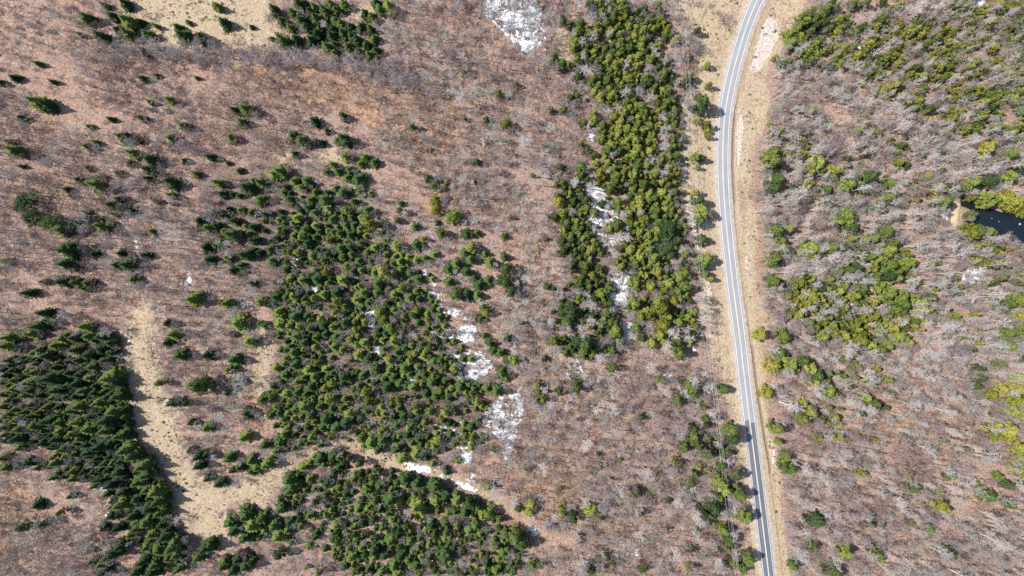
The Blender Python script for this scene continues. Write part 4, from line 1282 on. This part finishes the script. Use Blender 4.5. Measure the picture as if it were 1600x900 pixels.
for t in single:
    a, b, jm, H, Rr = PROTO[t['kind']][t['v']]
    nm = SPECIES[t['kind']]
    e = bpy.data.objects.new(nm, None)
    e.empty_display_size = 0.5
    e.location = (t['x'], t['y'], t['z'])
    e.rotation_euler = (0, 0, t['rot'])
    k = t['r'] / Rr
    w = 0.86 + 0.28 * ((t['rot'] * 7.13) % 1.0)
    e.scale = (k * w, k / w, t['H'] / H)
    e['label'] = t['label']
    e['category'] = 'shrub' if t['kind'] == 'shrub' else 'tree'
    e['group'] = (LOOK[t['kind']] + ('es ' if LOOK[t['kind']].endswith('ch') else 's ')) + t['area']
    COL.objects.link(e)
    for nn, me in (('trunk', a), ('crown', b)):
        o = bpy.data.objects.new(nn, me)
        o.parent = e
        COL.objects.link(o)


def scatter(name, meshes, items, label, cat):
    """one mass object: a point cloud that carries instances of the meshes; items: (x, y, z, rot, sxy, sz, variant)"""
    srcs = []
    nt = bpy.data.node_groups.new(name, 'GeometryNodeTree')
    nt.interface.new_socket('Geometry', in_out='INPUT', socket_type='NodeSocketGeometry')
    nt.interface.new_socket('Geometry', in_out='OUTPUT', socket_type='NodeSocketGeometry')
    gi = nt.nodes.new('NodeGroupInput')
    go = nt.nodes.new('NodeGroupOutput')
    jn = nt.nodes.new('GeometryNodeJoinGeometry')
    for v, me in enumerate(meshes):
        src = bpy.data.objects.new(name + '_source', me)       # never linked to the scene
        oi = nt.nodes.new('GeometryNodeObjectInfo')
        oi.inputs['Object'].default_value = src
        oi.inputs['As Instance'].default_value = True
        na = nt.nodes.new('GeometryNodeInputNamedAttribute')
        na.data_type = 'INT'
        na.inputs[0].default_value = 'variant'
        cmp_ = nt.nodes.new('FunctionNodeCompare')
        cmp_.data_type = 'INT'
        cmp_.operation = 'EQUAL'
        cmp_.inputs[3].default_value = v
        nt.links.new(na.outputs[0], cmp_.inputs[2])
        ip = nt.nodes.new('GeometryNodeInstanceOnPoints')
        nr = nt.nodes.new('GeometryNodeInputNamedAttribute')
        nr.data_type = 'FLOAT_VECTOR'
        nr.inputs[0].default_value = 'turn'
        ns = nt.nodes.new('GeometryNodeInputNamedAttribute')
        ns.data_type = 'FLOAT_VECTOR'
        ns.inputs[0].default_value = 'size'
        nt.links.new(gi.outputs[0], ip.inputs['Points'])
        nt.links.new(cmp_.outputs[0], ip.inputs['Selection'])
        nt.links.new(oi.outputs['Geometry'], ip.inputs['Instance'])
        nt.links.new(nr.outputs[0], ip.inputs['Rotation'])
        nt.links.new(ns.outputs[0], ip.inputs['Scale'])
        nt.links.new(ip.outputs[0], jn.inputs[0])
    nt.links.new(jn.outputs[0], go.inputs[0])
    me = bpy.data.meshes.new(name)
    n = len(items)
    arr = np.array(items, dtype=np.float32)
    me.vertices.add(n)
    me.vertices.foreach_set('co', arr[:, :3].ravel())
    a = me.attributes.new('turn', 'FLOAT_VECTOR', 'POINT')
    rr = np.zeros((n, 3), np.float32)
    rr[:, 2] = arr[:, 3]
    a.data.foreach_set('vector', rr.ravel())
    a = me.attributes.new('size', 'FLOAT_VECTOR', 'POINT')
    a.data.foreach_set('vector', np.stack([arr[:, 4], arr[:, 4], arr[:, 5]], -1).ravel())
    a = me.attributes.new('variant', 'INT', 'POINT')
    a.data.foreach_set('value', arr[:, 6].astype(np.int32))
    o = obj(name, me, None, kind='stuff', label=label, category=cat)
    md = o.modifiers.new('scatter', 'NODES')
    md.node_group = nt
    return o


MASS_NAME = {'spruce': ('small_spruces', 'smaller spruces filling the dark stands', 'trees'), 'fir': ('small_firs', 'smaller firs filling the central stand', 'trees'),
             'cedar': ('small_cedars', 'smaller olive cedars filling the evergreen belt', 'trees'), 'ycedar': ('small_yellow_cedars', 'smaller yellow-green cedars between the others', 'trees'),
             'gcedar': ('small_green_cedars', 'smaller deep green cedars between the others', 'trees'), 'pine': ('small_pines', 'smaller pines', 'trees'),
             'bare': ('grey_bare_woods', 'thinner leafless grey trees massed in the woods', 'trees'), 'brown': ('brown_bare_woods', 'thinner leafless brown trees massed in the woods', 'trees'),
             'lichen': ('lichened_bare_woods', 'thinner leafless grey-green trees massed in the woods', 'trees'),
             'pale': ('pale_bare_woods', 'thinner leafless whitish birches massed in the woods', 'trees'), 'shrub': ('small_shrubs', 'small bare shrubs', 'shrubs')}
for kind in PROTO:
    items = []
    for t in mass:
        if t['kind'] == kind:
            _, _, _, H, Rr = PROTO[kind][t['v']]
            items.append((t['x'], t['y'], t['z'], t['rot'], t['r'] / Rr, t['H'] / H, t['v']))
    if items:
        nme, lab, cat = MASS_NAME[kind]
        scatter(nme, [p[2] for p in PROTO[kind]], items, lab, cat)

# ------------------------------------------------------------------ undergrowth, dead grass, stones
BR = [brush(900 + i, 1.3, 1.5, 26, 0.028).build('brushwood', [MT['btwig'] if i % 2 else MT['twig']]) for i in range(4)]
items = []
nr = np.random.default_rng(3)
for _ in range(11000):
    x = nr.uniform(-310, 310)
    y = nr.uniform(-185, 185)
    items.append((x, y))
ia = np.array(items)
ok = (np.abs(road_u(ia[:, 0], ia[:, 1]) - 0.6) > 8) & (ground_z(ia[:, 0], ia[:, 1], M_STRAW) < 0.25) & (ground_z(ia[:, 0], ia[:, 1], pm) < 0.05) & (fbm(ia[:, 0], ia[:, 1], 14, 77, 3) > 0.40)
ia = ia[ok]
iz = ground_z(ia[:, 0], ia[:, 1])
scatter('undergrowth', BR, [(p[0], p[1], z, nr.uniform(0, 6.28), nr.uniform(.6, 1.4), nr.uniform(.6, 1.5), nr.integers(4)) for p, z in zip(ia, iz)],
        'leafless brushwood covering the forest floor', 'undergrowth')

TU = []
for i in range(3):
    rgt = random.Random(950 + i)
    c = MB()
    for k in range(26):
        a = rgt.uniform(0, 6.28)
        o = Vector((rgt.gauss(0, .22), rgt.gauss(0, .22), -0.05))
        d = Vector((math.cos(a) * rgt.uniform(.2, 1.3), math.sin(a) * rgt.uniform(.2, 1.3), 1)).normalized()
        s = d.orthogonal().normalized() * 0.06
        c.poly([o - s, o + s, o + d * rgt.uniform(.35, .75)])
    TU.append(c.build('grass_tuft', [MT['tuft']]))
ia = np.stack([nr.uniform(-310, 310, 60000), nr.uniform(-185, 185, 60000)], -1)
ok = (ground_z(ia[:, 0], ia[:, 1], M_STRAW) > 0.35) & (np.abs(road_u(ia[:, 0], ia[:, 1]) - 0.8) > 7.5) & (fbm(ia[:, 0], ia[:, 1], 5, 31, 3) > 0.47)
ia = ia[ok]
iz = ground_z(ia[:, 0], ia[:, 1])
scatter('dead_grass', TU, [(p[0], p[1], z, nr.uniform(0, 6.28), nr.uniform(.7, 1.7), nr.uniform(.6, 1.4), nr.integers(3)) for p, z in zip(ia, iz)],
        'dry straw-coloured grass tufts', 'grass')

# low dark clumps dotting the straw ground
LC = []
for i in range(3):
    t_, c_ = lobed(970 + i, 1.0, 0.8, 6, 24, 0.34, 0.1, 1.0, 0.3)
    LC.append(c_.build('low_clump', [MT['fir'] if i == 0 else MT['btwig']]))
ia = np.stack([nr.uniform(-310, 310, 9000), nr.uniform(-185, 185, 9000)], -1)
ok = (ground_z(ia[:, 0], ia[:, 1], M_STRAW) > 0.3) & (np.abs(road_u(ia[:, 0], ia[:, 1]) - 0.8) > 8) & (fbm(ia[:, 0], ia[:, 1], 9, 61, 3) > 0.49)
ia = ia[ok]
iz = ground_z(ia[:, 0], ia[:, 1])
scatter('low_clumps', LC, [(p[0], p[1], z, nr.uniform(0, 6.28), nr.uniform(.4, 1.25), nr.uniform(.4, 1.1), nr.integers(3)) for p, z in zip(ia, iz)],
        'low dark clumps of heath dotting the straw ground', 'undergrowth')


def rockmesh(seed, m, n=7):
    rgr = random.Random(seed)
    c = MB()
    rings = [(-0.3, 0.75), (0.1, 1.0), (0.5, 0.8), (0.75, 0.35)]
    base = []
    for z, r in rings:
        row = []
        for i in range(n):
            a = 6.283 * i / n
            q = r * rgr.uniform(0.75, 1.2)
            row.append(Vector((math.cos(a) * q, math.sin(a) * q * 0.8, z + rgr.uniform(-.1, .1))))
        base.append(row)
    for j in range(len(rings) - 1):
        for i in range(n):
            c.poly([base[j][i], base[j][(i + 1) % n], base[j + 1][(i + 1) % n], base[j + 1][i]])
    c.poly(base[-1])
    return c.build('rock', [m])


RK = [rockmesh(60 + i, MT['rock']) for i in range(4)]
items = []
for poly, n in ((P('1188,34 1206,26 1214,48 1200,82 1186,112 1172,108 1182,62'), 260), (P('1155,395 1170,392 1176,440 1162,448'), 110), (P('1205,592 1232,600 1240,640 1226,650'), 60),
                (P('1166,330 1174,330 1176,400 1168,400'), 40), (P('1100,230 1114,230 1116,290 1104,290'), 30), (P('1196,690 1206,690 1210,720 1202,735'), 30), (P('1140,165 1146,165 1160,275 1150,280'), 40)):
    arr = np.array(poly)
    k = 0
    while k < n:
        px, py = nr.uniform(*[arr[:, 0].min(), arr[:, 0].max()]), nr.uniform(*[arr[:, 1].min(), arr[:, 1].max()])
        if inpoly(np.array([px]), np.array([py]), poly)[0]:
            x, y = W(px, py)
            u = float(road_u(x, y))
            k += 1
            if u < float(ditch_off(y)) + 3.7 and u > -7.3:
                continue
            s = nr.uniform(0.18, 0.5) * (1.6 if nr.random() < 0.12 else 1)
            items.append((x, y, float(ground_z(x, y)), nr.uniform(0, 6.28), s, s * 0.8, nr.integers(4)))
scatter('roadside_rubble', RK, items, 'pale broken rock on the road banks', 'rubble')

# ------------------------------------------------------------------ snow left in the hollows
SNOW = [  # outline, how much of it is still covered, label
    ('752,-20 838,-20 852,30 846,76 826,86 796,60 760,25', 0.80, 'large broken snow field at the top edge'),
    ('840,24 860,40 852,76 842,76', 0.42, 'spotty snow strip beside the large top snow field'),
    ('918,290 948,288 952,330 932,356 914,345', 0.66, 'upper white snow patch in the dark gully'),
    ('914,356 930,342 962,324 966,346 940,352 922,364', 0.62, 'slanting snow patch in the gully below the upper one'),
    ('926,366 948,364 946,394 936,396', 0.58, 'short snow patch halfway down the gully'),
    ('950,372 978,372 980,388 955,386', 0.48, 'spotty snow right of the gully under bare trees'),
    ('960,428 986,426 984,450 976,486 962,492 948,470', 0.74, 'bluish snow patch in the lower gully'),
    ('964,500 986,505 988,528 974,530', 0.60, 'lowest snow patch at the gully end'),
    ('662,450 690,450 700,472 727,488 730,501 704,500 680,476', 0.62, 'top step of the snow right of the central stand'),
    ('668,516 700,510 744,508 742,534 700,532', 0.66, 'second step of the snow right of the central stand'),
    ('702,552 748,548 774,570 746,598 718,594 705,572', 0.74, 'third and broadest step of the snow by the central stand'),
    ('752,645 790,612 816,604 820,642 806,682 790,722 778,690 755,668', 0.68, 'speckled snow patch below the stepped ones'),
    ('676,664 726,660 744,690 736,732 698,704', 0.42, 'thin speckled snow under trees left of the speckled patch'),
    ('566,484 587,483 590,503 580,513', 0.90, 'bright snow hole in the middle of the central stand'),
    ('578,536 592,542 594,556 581,552', 0.85, 'small snow hole below the bright one'),
    ('524,463 550,464 560,482 552,484 540,472 524,470', 0.62, 'curved snow streak left of the bright hole'),
    ('510,492 537,492 537,500 510,500', 0.80, 'flat short snow streak in the central stand'),
    ('490,488 504,490 504,496 491,495', 0.6, 'tiny snow streak left of the flat one'),
    ('632,592 650,586 650,596 636,598', 0.80, 'small snow sliver in the lower central stand'),
    ('446,424 460,397 472,401 456,424', 0.58, 'snow patch at the left fringe of the central stand'),
    ('486,448 500,447 500,458 488,458', 0.6, 'small snow spot in the upper left central stand'),
    ('654,420 668,424 684,438 680,450 666,444', 0.66, 'small snow patch above the stepped ones'),
    ('634,723 664,727 694,741 690,746 660,739 634,731', 0.84, 'left snow strip lying on the dirt track'),
    ('696,743 720,749 747,765 742,770 710,758', 0.88, 'right snow strip lying on the dirt track'),
    ('727,742 744,740 742,758 730,754', 0.55, 'spotty snow above the right track strip'),
    ('198,522 207,523 204,536 199,534', 0.75, 'small snow spot beside the top of the straw path'),
    ('188,553 195,552 195,562 189,562', 0.7, 'tiny snow spot at the edge of the dark stand'),
    ('194,654 215,651 216,658 198,662', 0.75, 'snow streak between dark stand and straw path'),
    ('188,696 203,682 212,678 211,692 198,697', 0.78, 'snow wedge under the dark stand corner'),
    ('146,756 172,751 168,766 152,768', 0.64, 'snow patch inside the bottom left woods'),
    ('162,799 173,799 173,806 163,806', 0.7, 'tiny snow spot in the bottom left woods'),
    ('200,376 214,374 216,386 202,386', 0.6, 'small snow spot in the loose left grove'),
    ('284,446 286,430 298,426 299,446 292,456', 0.52, 'speckled snow in the grove left of the central stand'),
    ('313,488 321,486 320,502 314,502', 0.6, 'small snow spot in the scrub above the straw path'),
    ('1337,437 1350,427 1360,437 1353,448', 0.92, 'brightest snow spot in the green grove right of the road'),
    ('1344,410 1356,409 1358,420 1346,421', 0.7, 'small snow spot above the brightest grove spot'),
    ('1324,470 1334,468 1334,480 1325,482', 0.7, 'snow rim above the black pool in the green grove'),
    ('1374,470 1390,466 1392,478 1376,480', 0.55, 'broken snow right of the black pool'),
    ('1500,440 1508,420 1537,413 1536,430 1516,450', 0.66, 'snow patch below the pond'),
    ('1468,325 1488,333 1484,343 1470,338', 0.68, 'small snow patch left of the straw bank by the pond'),
    ('1340,70 1374,66 1374,84 1346,84', 0.60, 'snow patch in the leaning woods'),
    ('1352,98 1364,98 1362,106 1352,106', 0.7, 'small snow spot below the leaning woods patch'),
    ('1428,14 1470,2 1474,9 1434,22', 0.52, 'snow streak near the top right edge'),
    ('1508,-6 1540,-6 1536,9 1514,9', 0.75, 'snow patch on the top edge at right'),
    ('1540,6 1572,8 1570,15 1542,14', 0.5, 'thin snow streak right of the top edge patch'),
    ('655,808 670,806 668,820 658,820', 0.6, 'small snow spot in the wood below the track'),
    ('664,866 680,866 678,880 666,880', 0.66, 'snow spot near the bottom edge below the track'),
    ('820,824 842,830 844,840 824,836', 0.62, 'snow streak at the end of the dirt track'),
    ('976,856 996,858 996,868 980,868', 0.55, 'snow spot at the bottom edge left of the power line'),
    ('894,564 908,562 910,584 898,584', 0.58, 'snow spot below the gully thicket'),
    ('882,582 896,584 894,592 882,592', 0.5, 'faint snow spot left of the one below the thicket'),
    ('876,620 896,622 894,634 878,634', 0.42, 'speckled snow in the bare woods below the thicket'),
    ('1032,582 1050,584 1048,592 1034,592', 0.45, 'snow specks in the bare woods left of the power line'),
    ('1076,540 1088,538 1088,552 1078,552', 0.68, 'snow spot at the lower tip of the evergreen belt'),
    ('1052,262 1060,262 1060,284 1054,284', 0.6, 'snow sliver on the right edge of the evergreen belt'),
    ('940,162 954,164 952,178 942,178', 0.55, 'small snow spot in the upper evergreen belt'),
    ('916,206 930,200 928,218 918,222', 0.58, 'small snow spot at the top of the gully'),
]
SS = 0.34
for text, cover, lab in SNOW:
    poly = P(text)
    wp = np.array([W(*p) for p in poly])
    x0, y0 = wp.min(0) - 2
    x1, y1 = wp.max(0) + 2
    gx = np.arange(x0, x1, SS)
    gy = np.arange(y0, y1, SS)
    X, Y = np.meshgrid(gx, gy)
    m = inpoly(X / MPP + 800, 450 - Y / MPP, poly).astype(float)
    m = blur(m, 7)
    nz = fbm(X, Y, 4.5, 201, 4)
    n2 = fbm(X, Y, 1.6, 203, 3)
    n3 = fbm(X, Y, 0.9, 205, 2)
    vein = np.abs(fbm(X, Y, 3.2, 207, 3) - 0.5)
    val = -0.55 * np.exp(-(vein / 0.035) ** 2) + m * (cover + 0.25) + (nz - 0.5) * 1.9 + (n2 - 0.5) * 1.7 + (n3 - 0.5) * 1.3 - 0.62
    val = np.where(m < 0.03, -1, val)
    Z = ground_z(X, Y) + np.clip(val * 0.9, -0.5, 0.22) + (n2 - 0.5) * 0.08
    keep = (val[:-1, :-1] > 0) | (val[:-1, 1:] > 0) | (val[1:, 1:] > 0) | (val[1:, :-1] > 0)
    if keep.sum() < 3:
        continue
    idx = np.arange(X.size).reshape(X.shape)
    q = np.stack([idx[:-1, :-1], idx[:-1, 1:], idx[1:, 1:], idx[1:, :-1]], -1)[keep]
    used, inv = np.unique(q.ravel(), return_inverse=True)
    c = np.array(W(*np.mean(np.array(poly), 0)))
    vv = np.stack([X.ravel()[used] - c[0], Y.ravel()[used] - c[1], Z.ravel()[used]], -1)
    vsel = val.ravel()[used]
    me = mesh('snow_patch', vv, [tuple(f) for f in inv.reshape(-1, 4).tolist()], [MT['snow']], smooth_shade=True)
    at = me.attributes.new('depth', 'FLOAT', 'POINT')
    at.data.foreach_set('value', np.clip(vsel, -1, 1).astype(np.float32))
    obj('snow_patch', me, None, (c[0], c[1], 0), label=lab, category='snow patch', group='snow patches left in the hollows')


# ------------------------------------------------------------------ fallen logs
def log_obj(px, py, ang, ln, r, m, lab):
    rgl = random.Random(int(px * 7 + py))
    c = MB()
    d = Vector((math.cos(ang), math.sin(ang), 0))
    s = Vector((-d.y, d.x, 0))
    pts = [d * ln * (t - 0.5) + s * rgl.uniform(-.12, .12) * ln * 0.15 + Vector((0, 0, r * 0.8)) for t in (0, .35, .7, 1)]
    for k in range(3):
        c.tube(pts[k], pts[k + 1], r * (1 - k * 0.25), r * (1 - (k + 1) * 0.25), 7)
    tr = c.build('log', [m])
    x, y = W(px, py)
    e = obj('fallen_log', None, None, (x, y, float(ground_z(x, y))), label=lab, category='log', group='logs lying on the forest floor')
    obj('trunk', tr, e)
    b = MB()
    for k in range(5):
        o = pts[1].lerp(pts[3], rgl.random())
        b.tube(o, o + (d * 0.7 + s * rgl.choice((-1, 1)) * rgl.uniform(.4, 1) + Vector((0, 0, rgl.uniform(0, .5)))) * ln * 0.18, r * 0.35, 0.001, 4)
    obj('branch_stub', b.build('branch_stub', [m]), e)


LOGS = [(1265, 338, -0.65, 5.5, .28, 'pale fallen log right of the road below the bare grey thicket'),
        (905, 55, 0.5, 7, .25, 'pale fallen log on the tan gap left of the evergreen belt'),
        (982, 303, 1.3, 9, .22, 'dark straight log lying across the upper gully snow'),
        (938, 340, -0.8, 7, .22, 'dark log beside the slanting gully snow'),
        (755, 562, -0.75, 9, .22, 'dark log along the broad snow step'),
        (675, 368, -1.1, 8, .24, 'pale log on the litter right of the central stand'),
        (838, 540, 1.55, 11, .2, 'dark log on the orange litter left of the gully thicket'),
        (885, 548, -0.75, 9, .2, 'slanting dark log beside the orange litter patch'),
        (1046, 894, -0.55, 8, .25, 'pale log at the bottom edge left of the power line'),
        (988, 862, -0.6, 7, .25, 'pale log beside the snow spot at the bottom edge'),
        (1420, 255, 0.55, 14, .26, 'long white log in the pale woods above the pond'),
        (1345, 240, 0.6, 14, .26, 'long white log in the pale woods below the rounded grove'),
        (1490, 248, 0.5, 16, .26, 'long white log above the pond bank'),
        (1400, 372, 0.1, 12, .24, 'white log at the black hollow left of the pond'),
        (1445, 385, -0.3, 11, .24, 'pale log below the black hollow left of the pond'),
        (1385, 560, -0.1, 10, .22, 'pale log in the woods below the green grove'),
        (1505, 820, -0.7, 11, .22, 'pale log in the bottom right woods'),
        (1290, 700, -0.9, 12, .26, 'dark log on the ridge right of the road patch'),
        (1345, 765, -0.95, 14, .26, 'dark log further down the ridge in the lower right woods'),
        (868, 885, -1.0, 8, .22, 'pale log among twigs on the bottom edge'),
        (150, 488, -0.7, 8, .2, 'whitish log above the dark stand at left'),
        (1228, 690, -0.4, 6, .2, 'pale log on the bank right of the road')]
for px, py, a, ln, r, lab in LOGS:
    log_obj(px, py, a, ln, r, MT['darkwood'] if 'dark straight' in lab or lab.startswith(('dark', 'slanting')) else MT['pale_bark'], lab)

# ------------------------------------------------------------------ power line
POLES = [(1049, -110), (1068, 140), (1084, 380), (1110, 619), (1139, 860), (1169, 1105)]
POLE_LAB = ['beyond the top edge', 'beside the upper evergreen belt', 'beside the lower evergreen belt', 'left of the road above the dark asphalt', 'left of the road near the bottom edge', 'beyond the bottom edge']
tops = []
for k, (px, py) in enumerate(POLES):
    x, y = W(px, py)
    z = float(ground_z(x, y))
    nx_, ny_ = POLES[min(k + 1, 5)], POLES[max(k - 1, 0)]
    d = Vector(((nx_[0] - ny_[0]), -(nx_[1] - ny_[1]), 0)).normalized()
    s = Vector((-d.y, d.x, 0))
    e = obj('power_pole', None, None, (x, y, z), label='wooden power pole with crossarm ' + POLE_LAB[k], category='power pole', group='power poles along the road')
    c = MB()
    c.tube((0, 0, -0.5), (0, 0, 6), 0.19, 0.16, 9)
    c.tube((0, 0, 6), (0, 0, 11), 0.16, 0.12, 9)
    c.tube((0, 0, 11), (0, 0, 11.06), 0.12, 0.01, 9)
    obj('post', c.build('post', [MT['wood']]), e)
    c = MB()
    a, b = s * -1.2 + Vector((0.0, 0, 10.5)), s * 1.2 + Vector((0, 0, 10.5))
    u3 = Vector((0, 0, 0.07))
    off = d * 0.2
    cor = [p + off + q for p in (a, b) for q in (-u3 - d * .06, -u3 + d * .06, u3 + d * .06, u3 - d * .06)]
    for f in ((0, 1, 2, 3), (7, 6, 5, 4), (0, 4, 5, 1), (1, 5, 6, 2), (2, 6, 7, 3), (3, 7, 4, 0)):
        c.poly([cor[i] for i in f])
    c.tube(off * 0.5 + Vector((0, 0, 9.7)), s * 0.75 + off + Vector((0, 0, 10.45)), 0.03, 0.03, 4)
    c.tube(off * 0.5 + Vector((0, 0, 9.7)), s * -0.75 + off + Vector((0, 0, 10.45)), 0.03, 0.03, 4)
    obj('crossarm', c.build('crossarm', [MT['wood']]), e)
    row = []
    for w in (-1.1, 0.35, 1.1):
        c = MB()
        o = s * w + off + Vector((0, 0, 10.56))
        c.tube(o, o + Vector((0, 0, .12)), .05, .09, 7)
        c.tube(o + Vector((0, 0, .12)), o + Vector((0, 0, .26)), .09, .04, 7)
        obj('insulator', c.build('insulator', [MT['ceramic']]), e)
        row.append(Vector((x, y, z)) + o + Vector((0, 0, .26)))
    tops.append(row)
for w in range(3):
    c = MB()
    for k in range(len(tops) - 1):
        a, b = tops[k][w], tops[k + 1][w]
        last = a
        for i in range(1, 15):
            t = i / 14
            p = a.lerp(b, t) - Vector((0, 0, 1.3 * 4 * t * (1 - t)))
            c.tube(last, p, 0.05, 0.05, 4)
            last = p
    obj('power_line_wire', c.build('power_line_wire', [MT['wire']]), None, None,
        label=['westernmost of the three power line wires beside the road', 'middle one of the three power line wires', 'easternmost of the three power line wires, nearest the road'][w],
        category='wire', group='power line wires')

# ------------------------------------------------------------------ roadside posts, fence, boulders
def marker_post(px, py, h, lab):
    x, y = W(px, py)
    u = float(road_u(x, y))
    z, _ = shoulder_profile(u, y)
    e = obj('marker_post', None, None, (x, y, z), label=lab, category='post')
    c = MB()
    c.tube((0, 0, -.3), (0, 0, h), .07, .07, 7)
    obj('post', c.build('post', [MT['darkwood']]), e)
    c = MB()
    q = [Vector(p) for p in ((-.35, -.12, h - .05), (.35, -.12, h - .05), (.35, .12, h - .05), (-.35, .12, h - .05), (-.35, -.12, h + .35), (.35, -.12, h + .35), (.35, .12, h + .35), (-.35, .12, h + .35))]
    for f in ((0, 1, 2, 3), (4, 5, 6, 7), (0, 1, 5, 4), (1, 2, 6, 5), (2, 3, 7, 6), (3, 0, 4, 7)):
        c.poly([q[i] for i in f])
    obj('box', c.build('box', [MT['rockdark']]), e)


marker_post(1147.2, 592, 1.15, 'small dark box on a post at the left road shoulder')
fe = obj('wire_fence', None, None, (*W(1098, 25), 0.0), label='old post fence crossing the straw strip left of the road bend', category='fence')
fx, fy = W(1098, 25)
last = None
for k in range(9):
    px, py = 1106 - 15 * k / 8, 5 + 38 * k / 8
    x, y = W(px + random.uniform(-.6, .6), py)
    z = float(ground_z(x, y))
    c = MB()
    c.tube((x - fx, y - fy, z - .3), (x - fx + random.uniform(-.1, .1), y - fy, z + 1.25), .1, .08, 6)
    obj('post', c.build('post', [MT['darkwood']]), fe)
    p = Vector((x - fx, y - fy, z))
    if last is not None:
        for hz in (0.45, 0.8, 1.15):
            c = MB()
            c.tube(last + Vector((0, 0, hz)), p + Vector((0, 0, hz)), .015, .015, 3)
            obj('wire', c.build('wire', [MT['wire']]), fe)
    last = p
for px, py, s, m, lab in ((1211.5, 799, 1.0, 'rockdark', 'dark boulder on the bank right of the road near the bottom'),
                          (1108, 232, 0.9, 'rockdark', 'dark boulder on the grass strip left of the road'),
                          (1191, 44, 0.8, 'rockdark', 'dark boulder on the rubble bank right of the road bend'),
                          (1596, 350, 1.3, 'rock', 'pale rock at the pond shore on the right edge'),
                          (1563, 346, 0.3, 'rock', 'small pale rock in the middle of the pond'),
                          (1552, 341, 0.3, 'rock', 'small pale rock in the upper pond'),
                          (1022, 1, 0.7, 'rock', 'pale rock at the top edge beside the evergreen belt'),
                          (21, 384, 0.9, 'rock', 'pale rock in the bare woods at the left edge'),
                          (1598, 839, 1.0, 'rock', 'pale rock on the right edge near the bottom'),
                          (1166, 264, 0.7, 'rock', 'pale boulder on the verge right of the sandy ditch'),
                          (1168, 241, 0.8, 'rock', 'larger pale boulder on the verge right of the sandy ditch')):
    x, y = W(px, py)
    u = float(road_u(x, y))
    z = float(ground_z(x, y)) if not -7 < u < float(ditch_off(y)) + 3.5 else shoulder_profile(u, y)[0]
    if 'pond' in lab and 'shore' not in lab:
        z = WATERZ - 0.1
    me = rockmesh(int(px), MT[m], 9)
    o = obj('boulder', me, None, (x, y, z), label=lab, category='boulder')
    o.scale = (s, s, s)
    o.rotation_euler = (0, 0, px)
print('trees', len(TREES), 'single', len(single), {k: sum(1 for t in TREES if t['kind'] == k) for k in PROTO})
